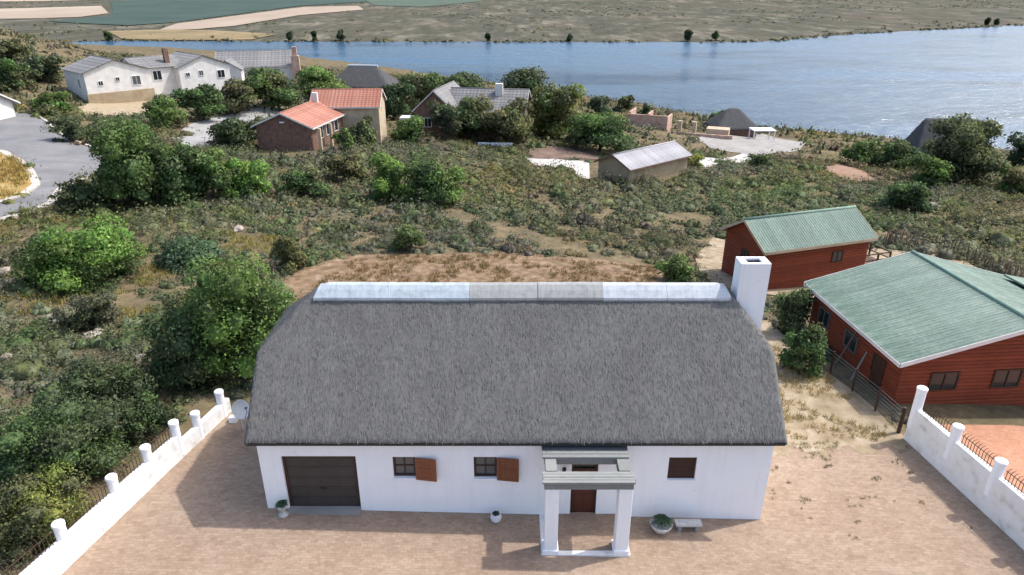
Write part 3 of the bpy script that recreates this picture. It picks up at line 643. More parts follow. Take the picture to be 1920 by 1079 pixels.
# porch
px0, px1, pyf = 1.0, 3.80, 16.76
mb = MB(); mb.box(px0 - .05, pyf - .03, -.6, px1 + .05, HY0 + .08, -.24); po = mb.build('porch', M['plaster_worn'], house, bevel=.02)
mb = MB(); mb.box(px0 + .12, pyf + .16, -.3, px1 - .12, HY0 + .079, -.225); mb.build('porch_floor', M['pavers'], po)
for cx in (px0 + .02, px1 - .48):
    mb = MB(); mb.box(cx + .02, pyf + .03, -.23, cx + .45, pyf + .46, 2.40); mb.build('column', M['plaster'], po, bevel=.02)
    mb = MB(); mb.box(cx - .03, pyf - .01, -.235, cx + .49, pyf + .51, -.10); mb.build('column_base', M['plaster'], po, bevel=.015)
def beam(x0, y0, x1, y1, z0, z1, mt, ov=.07):
    mb = MB(); mb.box(x0, y0, z0, x1, y1, z1 - .08); b = mb.build('beam', mt, po, bevel=.012)
    n_ = 4; w = (y1 - y0 + 1.5*ov)/n_
    for k in range(n_):
        e = rnd.uniform(-.02, .02); mb = MB(); mb.box(x0 - ov + e, y0 - ov + k*w, z1 - .078, x1 + ov + e, y0 - ov + (k+1)*w - .014, z1 + rnd.uniform(-.008, .008)); mb.build('plank', mt, po, bevel=.006)
    return b
beam(px0 - .0, pyf + .0, px1 - .03, pyf + .47, 2.402, 2.72, M['grey_wood'], .045)
beam(px0 + .05, 17.95, px1 - .05, HY0 - .03, 2.42, 2.76, M['grey_wood'], .05)
for cx in (px0 + .06, px1 - .42):
    mb = MB(); mb.box(cx, pyf + .54, 2.42, cx + .36, 17.89, 2.70); mb.build('beam', M['grey_wood'], po, bevel=.012)
mb = MB(); mb.box(px0 - .02, HY0 - .34, 2.762, px1 - .02, HY0 - .02, 2.80); mb.build('eave_shade_strip', M['grey_wood_dark'], po)  # dark strip: the eave's shade on the beam top, put into colour

# ------------------------------------------------------------------ courtyard walls
def courtwall(label, secs, posts, prad, bars, barside):
    base = secs[0][0]; r = thing('courtyard_wall', label, 'wall', (0, 0, 0))
    for a, b, zt, th in secs:
        a2, b2 = Vector((*a, 0)), Vector((*b, 0)); d = (b2 - a2).normalized(); n_ = Vector((-d.y, d.x, 0))*th/2
        z = min(Tz(*a), Tz(*b)) - .6; mb = MB(); mb.prism([(a2 - n_ + Vector((0,0,z))), (a2 + n_ + Vector((0,0,z))), (a2 + n_ + Vector((0,0,zt))), (a2 - n_ + Vector((0,0,zt)))], b2 - a2)
        mb.build('wall_section', M['plaster_worn'], r, bevel=.025)
    for (x, y, z0, z1) in posts:
        mb = MB(); h = z1 - z0
        mb.lathe([(prad*1.0, -.9), (prad, h - .16), (prad*1.12, h - .13), (prad*1.12, h - .03), (prad*.95, h), (prad*.3, h + .015)], (x, y, z0), 18)
        mb.build('post', M['plaster'], r)
    for (a, b, z0, h, sp) in bars:
        a2, b2 = Vector((*a, z0)), Vector((*b, z0)); n_ = int((b2 - a2).length/sp); mb = MB()
        for q_ in (.12, .72): mb.tube([a2 + Vector((0,0,h*q_)), b2 + Vector((0,0,h*q_))], .014, 6)
        mb.build('rail', M['rust_iron'], r); proto = None
        for k in range(n_):
            p = a2.lerp(b2, (k + .5)/n_)
            if proto is None:
                mb = MB(); mb.tube([(0, 0, 0), (0, 0, h*.7), (barside*.05, 0, h*.9), (barside*.16, 0, h*1.0)], [.012, .012, .011, .004], 5)
                proto = mb.build('bar', M['rust_iron'], r); proto.location = p
            else:
                c_ = copy_part(proto, r); c_.location = p
    return r
lw = lambda y: -11.92 - (24.3 - y)*0.214
LP = [(24.0, 0.78), (22.45, .78), (21.3, 1.16), (19.8, 1.16), (18.2, 1.16), (16.05, 1.16), (13.9, 1.16)]
courtwall('low white plastered wall with round posts on the left of the courtyard',
    [((lw(24.4) - .12, 24.4), (lw(21.31) - .12, 21.31), .78, .24), ((lw(21.3) - .12, 21.3), (lw(8) - .12, 8), 1.16, .24)],
    [(lw(y) - .13, y, z, z + .60) for y, z in LP], .165,
    [((lw(LP[i][0]) - .2, LP[i][0] - .25), (lw(LP[i+1][0]) - .2, LP[i+1][0] + .25), LP[i+1][1], .62, .13) for i in range(2, 6)], -1)
rw = lambda y: 16.55 + (23.6 - y)*.137
RP = [23.5, 21.4, 19.35, 17.3, 15.2]
courtwall('tall white plastered wall with round posts on the right of the courtyard',
    [((rw(23.6), 23.62), (rw(9), 9), .88, .26)], [(rw(y), y, .88, 1.50 if i else 1.85) for i, y in enumerate(RP)], .185,
    [((rw(RP[i]) + .06, RP[i] - .25), (rw(RP[i+1]) + .06, RP[i+1] + .25), .88, .5, .13) for i in range(4)], 1)

# ------------------------------------------------------------------ red cabins with green tile roofs
def tile_slope(parent, x0, x1, y_e, z_e, y_r, z_r, mt, course=.37, per=.20, name='tile_course'):
    """courses of pressed tiles from eave to ridge, local x along the eave; each course a part of the roof"""
    L_ = math.hypot(y_r - y_e, z_r - z_e); n_ = max(3, round(L_/course)); dy, dz = (y_r - y_e)/n_, (z_r - z_e)/n_
    k = int((x1 - x0)/(per/2)); xs_ = np.linspace(x0, x1, k + 1); nrm = Vector((0, -dz, dy)) if y_r > y_e else Vector((0, dz, -dy))
    nrm.normalize()
    wv = .018*np.cos(np.pi*np.arange(k + 1)); proto = None
    for i in range(n_):
        if proto is None:
            vs_ = []
            for (t, lift, amp) in ((0, .0, 0), (0, .04, 1), (.5, .025, 1), (1.04, .008, 1)):
                for j, x in enumerate(xs_):
                    o = lift + wv[j]*amp; vs_.append((x, y_e + dy*t + nrm.y*o, z_e + dz*t + nrm.z*o))
            w_ = k + 1; fs = [(r_*w_ + j, r_*w_ + j + 1, (r_+1)*w_ + j + 1, (r_+1)*w_ + j) for r_ in range(3) for j in range(k)]
            mb = MB(); mb.add(vs_, fs); proto = mb.build(name, mt, parent); 
        else:
            c_ = copy_part(proto, parent); c_.location = (0, dy*i, dz*i)
def sheet_slope(parent, x0, x1, y_e, z_e, y_r, z_r, mt, width=.8, rib=.2):
    """ribbed roof sheets laid side by side from eave to ridge; each sheet a part of the roof"""
    n_ = max(2, round((x1 - x0)/width)); w = (x1 - x0)/n_; nrm = Vector((0, -(z_r - z_e), abs(y_r - y_e))) if y_r > y_e else Vector((0, (z_r - z_e), abs(y_r - y_e)))
    nrm.normalize(); k = max(2, round(w/rib)); prof = []
    for j in range(k):
        a = j*w/k; s_ = w/k; prof += [(a, 0), (a + s_*.60, 0), (a + s_*.72, .02), (a + s_*.88, .02)]
    prof.append((w + .015, 0.004)); proto = None; m_ = len(prof)
    for i in range(n_):
        if proto is None:
            vs_ = [(x0 + a, y_e + (y_r - y_e)*t + nrm.y*h, z_e + (z_r - z_e)*t + nrm.z*h) for t in (0, 1) for a, h in prof]
            mb = MB(); mb.add(vs_, [(j, j+1, m_+j+1, m_+j) for j in range(m_-1)]); proto = mb.build('roof_sheet', mt, parent)
        else:
            c_ = copy_part(proto, parent); c_.location = (w*i, 0, 0.003*(i % 2))
def board_wall(parent, mt, p0, p1, z0, z1, top=None, bh=.19):
    """horizontal log-lap boards on a wall from p0 to p1 (local xy); top(s) gives the height limit along the wall"""
    a, b = Vector((*p0, 0)), Vector((*p1, 0)); d = (b - a); L_ = d.length; d.normalize(); n_ = Vector((d.y, -d.x, 0)); z = z0
    while z < z1 - .04:
        s0, s1 = 0.0, L_
        if top:
            ss = [s for s in np.linspace(0, L_, 60) if top(s) > z + bh*.8]
            if len(ss) < 3: break
            s0, s1 = ss[0], ss[-1]
        e = min(bh - .012, z1 - z); A, B = a + d*s0, a + d*s1
        vs_ = []
        for q_ in (A, B):
            for (o, h) in ((.0, 0), (.028, .02), (.04, e*.5), (.028, e - .02), (0, e)): vs_.append(q_ + n_*o + Vector((0, 0, z + h)))
        mb = MB(); mb.add(vs_, [(i, i + 1, i + 6, i + 5) for i in range(4)] + [(0, 5, 9, 4), (4, 3, 2, 1, 0), (5, 6, 7, 8, 9)]); mb.build('board', mt, parent)
        z += bh
def gable(root, L_, W, zb, ze, zr, wm, oh=.35, ohg=.35, rm=None, tiles=True, boards=False, trim=None, course=.37, per=.2, rb=None, sheets=False):
    """gabled block in local frame: x along ridge 0..L_, y 0..W (front wall at y=0)"""
    mb = MB(); t = (zr - ze)/(W/2)
    mb.prism([(0, 0, zb), (0, W, zb), (0, W, ze), (0, W/2, zr - .02), (0, 0, ze)], (L_, 0, 0)); wl = mb.build('wall', wm, root)
    if boards:
        z0 = zb + .9
        board_wall(wl, wm, (0, -.002), (L_, -.002), z0, ze); board_wall(wl, wm, (L_, W + .002), (0, W + .002), z0, ze)
        tp = lambda s: ze + (W/2 - abs(s - W/2))*t - .03
        board_wall(wl, wm, (-.002, W), (-.002, 0), z0, zr, tp); board_wall(wl, wm, (L_ + .002, 0), (L_ + .002, W), z0, zr, tp)
    mb = MB()
    for s in (0, 1):
        ye, yr_ = (-oh, W/2) if s == 0 else (W + oh, W/2)
        z_e = ze - oh*t + .03
        mb.prism([(-ohg, ye, z_e), (-ohg, yr_, zr + .03), (-ohg, yr_, zr + .11), (-ohg, ye, z_e + .08)], (L_ + 2*ohg, 0, 0))
    rf = mb.build('roof', rm, root)
    if tiles:
        for s in (0, 1):
            ye, yr_ = (-oh - .05, W/2) if s == 0 else (W + oh + .05, W/2)
            if sheets: sheet_slope(rf, -ohg - .02, L_ + ohg + .02, ye, ze - (oh + .05)*t + .118, yr_, zr + .118, rm); continue
            tile_slope(rf, -ohg - .02, L_ + ohg + .02, ye, ze - (oh + .05)*t + .115, yr_, zr + .115, rm, course, per)
        mb = MB(); mb.tube([(-ohg - .04, W/2, zr + .13), (L_ + ohg + .04, W/2, zr + .13)], .1, 10); mb.build('ridge_tile', rb or rm, rf, True)
    if trim:
        for xx in (-ohg - .05, L_ + ohg + .022):
            for s in (0, 1):
                ye = -oh - .06 if s == 0 else W + oh + .06; zz = ze - (oh + .06)*t
                mb = MB(); mb.prism([(xx, ye, zz - .06), (xx, W/2, zr - .06), (xx, W/2, zr + .15), (xx, ye, zz + .15)], (.028, 0, 0)); mb.build('barge_board', trim, rf)
        for ye in (-oh - .085, W + oh + .06):
            zz = ze - (oh + .06)*t; mb = MB(); mb.box(-ohg, ye, zz - .07, L_ + ohg, ye + .025, zz + .12); mb.build('fascia', trim, rf)
    return wl, rf
def flat_window(root, c, side, w, h, fm, gm='glass', dep=.07, off=0.0):
    """window on a local wall: side 'f' y=0, 'l' x=0, 'r' x=off, 'b' y=off ; c = (position along wall, sill height)"""
    s, z = c
    def bxx(a, b, c_, d, o0, o1):
        m_ = MB()
        if side == 'f': m_.box(a, off - o1, c_, b, off - o0, d)
        elif side == 'b': m_.box(a, off + o0, c_, b, off + o1, d)
        elif side == 'l': m_.box(off - o1, a, c_, off - o0, b, d)
        else: m_.box(off + o0, a, c_, off + o1, b, d)
        return m_
    t = .06*max(1, w/1.2); m_ = MB()
    for q_ in ((s - w/2, s - w/2 + t, z, z + h), (s + w/2 - t, s + w/2, z, z + h), (s - w/2 + t, s + w/2 - t, z, z + t), (s - w/2 + t, s + w/2 - t, z + h - t, z + h), (s - t*.3, s + t*.3, z + t, z + h - t)):
        b_ = bxx(q_[0], q_[1], q_[2], q_[3], 0, dep); m_.add(b_.v, b_.f)
    wn = m_.build('window', fm, root)
    bxx(s - w/2 + t*.9, s + w/2 - t*.9, z + t*.9, z + h - t*.9, .0, dep*.6).build('pane', M[gm], wn)
    return wn
# near cabin: ridge runs away from the camera
nc = thing('red_cabin', 'large red timber cabin with green tiled roof right of the thatched house', 'cabin', (28.1, 27.1, 0), R(94.5))
LN, WN = 8.0, 10.8      # local x runs away from the camera, local y to the left
gable(nc, LN, WN, -2.4, 1.62, 3.12, M['red_wood'], .42, .45, M['green_tile'], True, True, M['cream_wall'], .37, .2, M['green_ridge'], True)
for s in (5.7, 8.7): flat_window(nc, (s, -.1), 'l', 1.35, .95, M['dark_wood'], 'glass', .1)
for s, w in ((1.6, .7), (3.9, 1.1), (6.6, 1.1)): flat_window(nc, (s, -.1), 'b', w, .9, M['dark_wood'] if w < 1 else M['grey_wood_dark'], 'glass', .1, WN)
mb = MB(); mb.box(1.0, WN + .002, -1.3, 1.85, WN + .09, .85); mb.build('door', M['dark_wood'], nc)
# low hipped rear wing of the near cabin
wing = MB(); wing.prism([(3.2, -4.2, 1.0), (3.2, .4, 2.0), (3.2, .4, 2.1), (3.2, -4.2, 1.12)], (4.4, 0, 0)); wing.build('wing_roof', M['green_tile'], nc)
mb = MB(); mb.box(3.5, -3.9, -2.6, 7.3, -.06, 1.02); mb.build('wing_wall', M['red_wood'], nc)
# far cabin
fc = thing('red_cabin', 'smaller red timber cabin with green roof behind the chimney', 'cabin', (16.75, 42.15, 0), R(18))
LF, WF = 8.6, 4.4
gable(fc, LF, WF, -3.9, .72, 2.0, M['red_wood'], .3, .32, M['green_tile'], True, True, M['sand_wall'], .37, .2, M['green_ridge'], True)
flat_window(fc, (2.0, -1.0), 'l', .8, 1.0, M['dark_wood'], 'glass', .09)
flat_window(fc, (6.0, -.9), 'f', .9, .8, M['dark_wood'], 'glass', .09)
mb = MB(); mb.box(LF + .06, .2, -2.0, LF + 2.6, WF - .2, -1.86); dk = mb.build('deck', M['pole_wood'], fc)
for (a, b) in ((LF + .2, .26), (LF + 1.4, .26), (LF + 2.5, .26), (LF + 2.5, 2.1), (LF + 2.5, WF - .3)):
    mb = MB(); mb.box(a - .05, b - .05, -3.9, a + .05, b + .05, -.9); mb.build('rail_post', M['dark_wood'], dk)
for z in (-1.4, -.93):
    mb = MB(); mb.box(LF + .12, .23, z, LF + 2.56, .29, z + .07); mb.build('rail', M['dark_wood'], dk); mb = MB(); mb.box(LF + 2.47, .3, z, LF + 2.53, WF - .25, z + .07); mb.build('rail', M['dark_wood'], dk)

# ------------------------------------------------------------------ houses further down the slope
rh = thing('tiled_roof_house', 'brown house with orange red tiled roof in the middle of the slope', 'house', (-32.6, 88.6, 0), R(4))
# gabled wing with its end towards the viewer
wa = bpy.data.objects
def block(root, ox, oy, rz, L_, W, zb, ze, zr, wm, rm, **kw):
    """a gabled block of a house, turned and moved inside the house's own frame"""
    before = set(root.children); gable(root, L_, W, zb, ze, zr, wm, rm=rm, **kw)
    for o in set(root.children) - before: o.location = (ox, oy, 0); o.rotation_euler = (0, 0, rz)
block(rh, 6.5, 0.2, R(77), 14.5, 7.6, -5.0, -.25, 1.35, M['brown_wall'], M['red_tile'], oh=.45, ohg=.4, tiles=True, trim=M['cream_wall'], course=.45, per=.5)
block(rh, 4.6, 10.8, R(-2), 9.6, 6.4, -6.0, .75, 2.5, M['sand_wall'], M['red_tile'], oh=.4, ohg=.25, tiles=True, trim=M['cream_wall'], course=.45, per=.5)
mb = MB(); mb.lathe([(.35, 0), (.35, .12), (.1, .16)], (2.78, .93, .2), 12); mb.build('gable_lamp', M['white_paint'], rh)
mb = MB(); mb.box(5.0, 10.4, 1.0, 5.7, 11.1, 2.6); mb.build('chimney', M['cream_wall'], rh)
MW = Matrix.Translation((6.5, .2, 0)) @ Matrix.Rotation(R(-13), 4, 'Z')
for yy in (2.2, 4.6, 7.4):
    f_ = MB(); f_.box(.02, yy, -2.3, .10, yy + 1.3, -.7, MW); ww = f_.build('window', M['white_paint'], rh); f_ = MB(); f_.box(.06, yy + .12, -2.18, .12, yy + 1.18, -.82, MW); f_.build('pane', M['glass'], ww)
for yy in (.35, 3.9):
    f_ = MB(); f_.box(.75, yy, -5.0, 1.1, yy + .35, -.5, MW); f_.build('verandah_post', M['sand_wall'], rh)
# small grey-roofed building
sh = thing('grey_roofed_outbuilding', 'small brown outbuilding with pale grey sloping roof beside white paving', 'outbuilding', (14.3, 81.5, 0), R(40))
gable(sh, 11.5, 5.2, -7.6, -3.75, -2.6, M['tan_wall'], .4, .4, M['grey_sheet'], True, False, M['brown_wall'], sheets=True)
# white houses on the left
wh = thing('white_gabled_house', 'white house with two front gables and grey roof on the left slope', 'house', (-71.6, 118.6, 0), R(47))
block(wh, 10.2, 0, R(90), 10.5, 10.2, -3.2, 3.0, 4.75, M['cream_wall'], M['grey_tile'], oh=.35, ohg=.3, tiles=True, course=.9, per=.8)
block(wh, 25.4, .3, R(90), 11, 9.6, -3.4, 2.6, 4.4, M['cream_wall'], M['grey_tile'], oh=.35, ohg=.3, tiles=True, course=.9, per=.8)
block(wh, 9.0, 2.2, 0, 8.6, 8.0, -3.4, 2.8, 4.3, M['cream_wall'], M['grey_tile'], oh=.3, ohg=.1, tiles=True, course=.9, per=.8)
for s, z, w, h, g_ in ((2.3, .8, .8, .8, 'glass'), (5.1, 1.3, .7, .7, 'glass'), (8.1, .4, 1.5, 1.6, 'glass_grey'), (17.3, .9, .8, .8, 'glass'), (19.8, .9, .9, 1.0, 'glass_grey'), (23.6, .2, 1.5, 1.5, 'glass')):
    flat_window(wh, (s, z), 'f', w, h, M['white_paint'], g_, .1, .3 if s > 15 else 0.0)
flat_window(wh, (12.6, .6), 'f', 1.6, 1.7, M['white_paint'], 'glass', .1, 2.2)
flat_window(wh, (3, .3), 'l', 1.0, 1.6, M['white_paint'], 'glass', .1)
mb = MB(); mb.box(-.3, -.5, -4.0, 10.6, -.01, -.35); mb.build('plinth', M['tan_wall'], wh)
mb = MB(); mb.box(14.9, 3.2, 2.5, 15.7, 4.0, 5.9); mb.build('chimney', M['brown_wall'], wh)
w3h = thing('white_gabled_house', 'far white house with long grey roof and pinkish brick chimney near the lake', 'house', (-69, 166, 0), R(12))
gable(w3h, 17.5, 10, -8, -.9, 1.9, M['cream_wall'], .4, .3, M['grey_tile'], True, False, M['cream_wall'], .9, .8)
block(w3h, 6.2, -5, R(90), 8, 6.2, -8, -1.2, .7, M['cream_wall'], M['grey_tile'], oh=.3, ohg=.2, tiles=True, course=.9, per=.8)
mb = MB(); mb.box(17.2, -1.6, -8, 19.0, .3, 1.2); mb.box(17.55, -1.2, 1.2, 18.6, -.1, 3.2); mb.build('chimney', M['pink_brick'], w3h)
for s in (9.5, 11.5, 13.5): flat_window(w3h, (s, -3.4), 'f', 1.3, 1.6, M['grey_wood_dark'], 'glass', .1)
flat_window(w3h, (2.0, -3.6), 'f', 1.3, 1.5, M['white_paint'], 'glass', .1, -5)
# white-roofed building cut by the left edge of the picture
ledge = thing('white_roofed_house', 'pale roofed building at the left edge above the road', 'house', (-84.2, 93.0, 0), R(2))
gable(ledge, 12.6, 7, -2.5, 1.25, 2.9, M['cream_wall'], .8, .6, M['grey_sheet'], True, False, M['cream_wall'], .9, .8)
# brown house with grey tiles, half hidden by trees
bh = thing('grey_tiled_house', 'brown house with grey tiled roofs half hidden behind garden trees', 'house', (-15.2, 112.5, 0), R(-4))
block(bh, 5.8, 0, R(82), 11, 6.4, -9, -1.9, 1.0, M['brown_wall'], M['grey_tile'], oh=.5, ohg=.4, tiles=True, trim=M['cream_wall'], course=.6, per=.6)
block(bh, 4.5, 2.4, R(-6), 12.5, 8, -10, -2.2, .6, M['brown_wall'], M['grey_tile'], oh=.5, ohg=.4, tiles=True, trim=M['cream_wall'], course=.6, per=.6)
mb = MB(); mb.box(12.2, 4.2, -2, 13.4, 5.2, 1.7); mb.build('chimney', M['cream_wall'], bh)
for s in (1.6, 4.0): flat_window(bh, (s, -4.6), 'f', 1.2, 1.5, M['white_paint'], 'glass', .12, -.35)
mb = MB(); mb.box(-3.0, -.6, -3.4, -.2, 1.6, -3.1); mb.build('awning', M['white_paint'], bh)
mb = MB(); mb.box(10, -3.2, -8.2, 15.5, -2.9, -6.4); mb.build('garden_wall', M['plaster'], bh)
# thatched roofs with hips
def thatched(root, L_, W, zb, ze, zr, hip, wm, wall_in=.6):
    mb = MB(); mb.box(wall_in, wall_in, zb, L_ - wall_in, W - wall_in, ze + .3); mb.build('wall', wm, root)
    nx_, ny_ = 40, 26; X_, Y_ = np.meshgrid(np.linspace(0, L_, nx_), np.linspace(0, W, ny_)); t = (zr - ze)/(W/2)
    Z_ = smin(ze + Y_*t, ze + (W - Y_)*t, .6); Z_ = smin(Z_, ze + X_*t*hip, .7); Z_ = smin(Z_, ze + (L_ - X_)*t*hip, .7)
    V_ = np.stack([X_, Y_, Z_ + NP.normal(0, .04, X_.shape)], -1).reshape(-1, 3); V2 = V_ - np.array([0, 0, .35]); I_ = np.arange(nx_*ny_).reshape(ny_, nx_)
    q_ = np.stack([I_[:-1, :-1], I_[:-1, 1:], I_[1:, 1:], I_[1:, :-1]], -1).reshape(-1, 4)
    pe = np.concatenate([I_[0, :], I_[1:, -1], I_[-1, -2::-1], I_[-2:0:-1, 0]]); pn_ = np.roll(pe, -1)
    return link('roof', np_mesh('thatch_roof', np.concatenate([V_, V2]), np.concatenate([q_, q_[:, ::-1] + nx_*ny_, np.stack([pe, pe + nx_*ny_, pn_ + nx_*ny_, pn_], -1)])), M['thatch_dark'], root, True)
dh = thing('dark_thatched_house', 'dark thatched house with pale ridge behind the orange tiled roof', 'house', (-43, 162, 0), R(-8))
rf_ = thatched(dh, 15.5, 10, -11, -5.0, -.6, 1.1, M['grey_concrete']); mb = MB(); mb.tube([(4.2, 5, -.75), (11.3, 5, -.75)], .3, 8); mb.build('ridge_cap', M['cap_white'], rf_)
hu = thing('thatched_hut', 'rounded dark thatched hut standing by the lake shore', 'hut', (43.4, 146, 0), R(4))
thatched(hu, 9.6, 8.5, -15.5, -11.6, -7.7, 1.15, M['brown_wall'])
ca = MB(); ca.box(0, 0, 0, 4.6, 3.4, .18); ca.box(.1, .1, -3, .3, .3, 0); ca.box(4.3, .1, -3, 4.5, .3, 0); ca.box(.1, 3.1, -3, .3, 3.3, 0); ca.box(4.3, 3.1, -3, 4.5, 3.3, 0)
ca = ca.build('white_carport', M['white_paint']); ca.location = (49.5, 140.5, -10.9); tag(ca, 'low white flat carport roof beside the thatched hut', 'carport')
af = thing('steep_thatched_house', 'steep dark thatched house behind the olive tree on the right', 'house', (67.8, 114, 0), R(-9))
thatched(af, 12.2, 8.0, -14.5, -9.8, -3.9, 2.2, M['sand_wall'])
# raw brick terrace by the lake
ru = thing('brick_ruin', 'roofless pinkish brick walls with two pale pillars by the lake', 'ruin', (25.0, 149, 0), R(-22))
for (a, b, c_, d, z) in ((0, 0, 8.4, .4, -8.8), (0, .4, .4, 6, -8.4), (8, .4, 8.4, 6, -9.2), (4, .4, 4.4, 5, -8.6)):
    mb = MB(); mb.box(a, b, -14, c_, d, z); mb.build('wall', M['pink_brick'], ru)
for xx in (10.6, 13.6): mb = MB(); mb.box(xx, 0, -14.5, xx + .8, .8, -9.6); mb.build('pillar', M['sand_wall'], ru)
mb = MB(); mb.box(8.6, -1.2, -15, 22, -.8, -11.7); mb.build('wall', M['pink_brick'], ru)
mb = MB(); mb.box(16.5, 0.2, -15, 21, 3.2, -10.8); mb.build('wall', M['sand_wall'], ru)

# ------------------------------------------------------------------ courtyard furniture
def rosette(parent, c, n, r, h, col, seed):
    rng = np.random.default_rng(seed); V = []; Q = []; C = []
    for i in range(n):
        a = rng.uniform(0, 6.283); t = rng.uniform(.25, 1.0); d = np.array([math.cos(a), math.sin(a)]); s = np.array([-d[1], d[0]]); w = rng.uniform(.018, .035)*r/.3
        L_ = r*t; pts = [(0, 0), (L_*.5, h*(1.05 - .35*t)), (L_, h*(1.0 - .75*t))]
        b = len(V)
        for k, (q_, z) in enumerate(pts):
            ww = w*(.7, 1.0, .1)[k]; V += [(c[0] + d[0]*q_ - s[0]*ww, c[1] + d[1]*q_ - s[1]*ww, c[2] + z), (c[0] + d[0]*q_ + s[0]*ww, c[1] + d[1]*q_ + s[1]*ww, c[2] + z)]
        Q += [(b, b+1, b+3, b+2), (b+2, b+3, b+5, b+4)]; cc = np.clip(np.array(col)*rng.uniform(.7, 1.3), .01, .9); C += [cc]*6
    return link('foliage', np_mesh('rosette', V, Q, np.array(C)), M['blade'], parent)
def pot_thing(label, x, y, prof, mt, pr, n, r, h, col, seed):
    z = Tz(x, y) + .03; t = thing('potted_plant', label, 'potted plant', (x, y, z)); mb = MB(); mb.lathe(prof, n=22); mb.build('pot', mt, t, True)
    zt = prof[-1][1]; mb = MB(); mb.lathe([(pr, zt - .06), (pr*.98, zt - .03), (.02, zt - .02)], n=18); mb.build('soil', M['soil_dark'], t); rosette(t, (0, 0, zt - .04), n, r, h, col, seed)
pot_thing('leafy plant in a grey urn on a foot beside the garage door', -7.86, 18.28, [(.16, 0), (.17, .05), (.07, .1), (.06, .2), (.13, .27), (.19, .4), (.21, .46), (.18, .47), (.17, .42)], M['pot'], .16, 60, .3, .22, (.045, .10, .05), 1)
pot_thing('small dark plant in a round white pot against the white wall', -.55, 18.22, [(.1, 0), (.17, .08), (.2, .18), (.17, .3), (.16, .34), (.13, .34), (.13, .28)], M['pot_white'], .13, 46, .2, .2, (.045, .07, .05), 2)
pot_thing('large spiky plant in a wide stone bowl under the right window', 5.08, 17.95, [(.16, 0), (.22, .04), (.33, .2), (.38, .32), (.35, .34), (.32, .29)], M['pot'], .31, 110, .46, .42, (.05, .095, .055), 3)
t = thing('stone_bench', 'low white slab bench beside the large plant bowl', 'bench', (6.0, 18.05, Tz(6, 18.05) + .03))
mb = MB(); mb.box(-.42, -.16, .24, .48, .16, .31); mb.build('seat', M['pot'], t, bevel=.01)
for xx in (-.34, .26): mb = MB(); mb.box(xx, -.13, 0, xx + .13, .13, .238); mb.build('foot', M['grey_concrete'], t, bevel=.01)
t = thing('satellite_dish', 'grey satellite dish on a short mast by the left end of the house', 'satellite dish', (-10.95, 23.1, Tz(-10.95, 23.1) - .12))
mb = MB(); mb.tube([(0, 0, 0), (0, 0, 1.05)], .03, 8); mb.build('mast', M['dish'], t)
dm = MB(); prof = [(.01, 0), (.14, .012), (.26, .04), (.36, .08), (.43, .12), (.445, .125), (.44, .11), (.36, .065), (.2, .01), (.01, -.02)]; dm.lathe(prof, n=28)
Mx = Matrix.Translation((0, -.05, 1.12)) @ Matrix.Rotation(R(64), 4, 'Z') @ Matrix.Rotation(R(62), 4, 'X') @ Matrix.Scale(.9, 4); dm.v = [tuple(Mx @ Vector(p)) for p in dm.v]; dd_ = dm.build('dish', M['dish'], t, True)
mb = MB(); mb.tube([Mx @ Vector((0, -.4, .1)), Mx @ Vector((0, -.2, .42)), Mx @ Vector((0, 0, .5))], .014, 6); mb.build('arm', M['iron'], t)
mb = MB(); mb.tube([Mx @ Vector((0, 0, .44)), Mx @ Vector((0, 0, .56))], .04, 8); mb.build('receiver', M['grey_wood_dark'], t)
mb = MB(); mb.box(-11.7, 23.5, Tz(-11.5, 23.4) - .05, -11.4, 23.75, Tz(-11.5, 23.4) + .28); tag(mb.build('white_block', M['plaster'], bevel=.02), 'small white block on the paving at the foot of the dish', 'block')
# wire fence between the yards
fz = [(15.35, 30.6), (15.6, 28.9), (15.9, 27.2), (16.2, 25.6), (16.42, 24.0)]
t = thing('wire_fence', 'dark post and wire fence between the sandy yard and the large cabin', 'fence', (0, 0, 0))
for i, (x, y) in enumerate(fz):
    z = Tz(x, y); mb = MB(); mb.tube([(x, y, z - .3), (x, y, z + (1.25 if i < 4 else 1.3))], .05 if i < 4 else .08, 8); mb.build('post', M['dark_wood'], t)
for k in range(7):
    mb = MB(); h = .15 + k*.17; mb.tube([(x, y, Tz(x, y) + h) for x, y in fz], .012, 5); mb.build('wire', M['grey_wood_dark'], t)
for lab, a, b in (('longer grey pole leaning against the left wall of the large cabin', (16.15, 29.7), (17.0, 29.9)), ('shorter pale pole leaning against the left wall of the large cabin', (16.35, 28.3), (17.05, 28.7))):
    za, zb_ = Tz(*a), 1.0 if 'longer' in lab else .55; mb = MB(); mb.tube([(a[0], a[1], za - .05), ((a[0]+b[0])/2, (a[1]+b[1])/2, (za+zb_)/2 + .02), (b[0], b[1], zb_)], [.05, .045, .04], 7)
    o = mb.build('leaning_pole', M['pole_wood'] if 'longer' in lab else M['grey_wood']); tag(o, lab, 'pole')
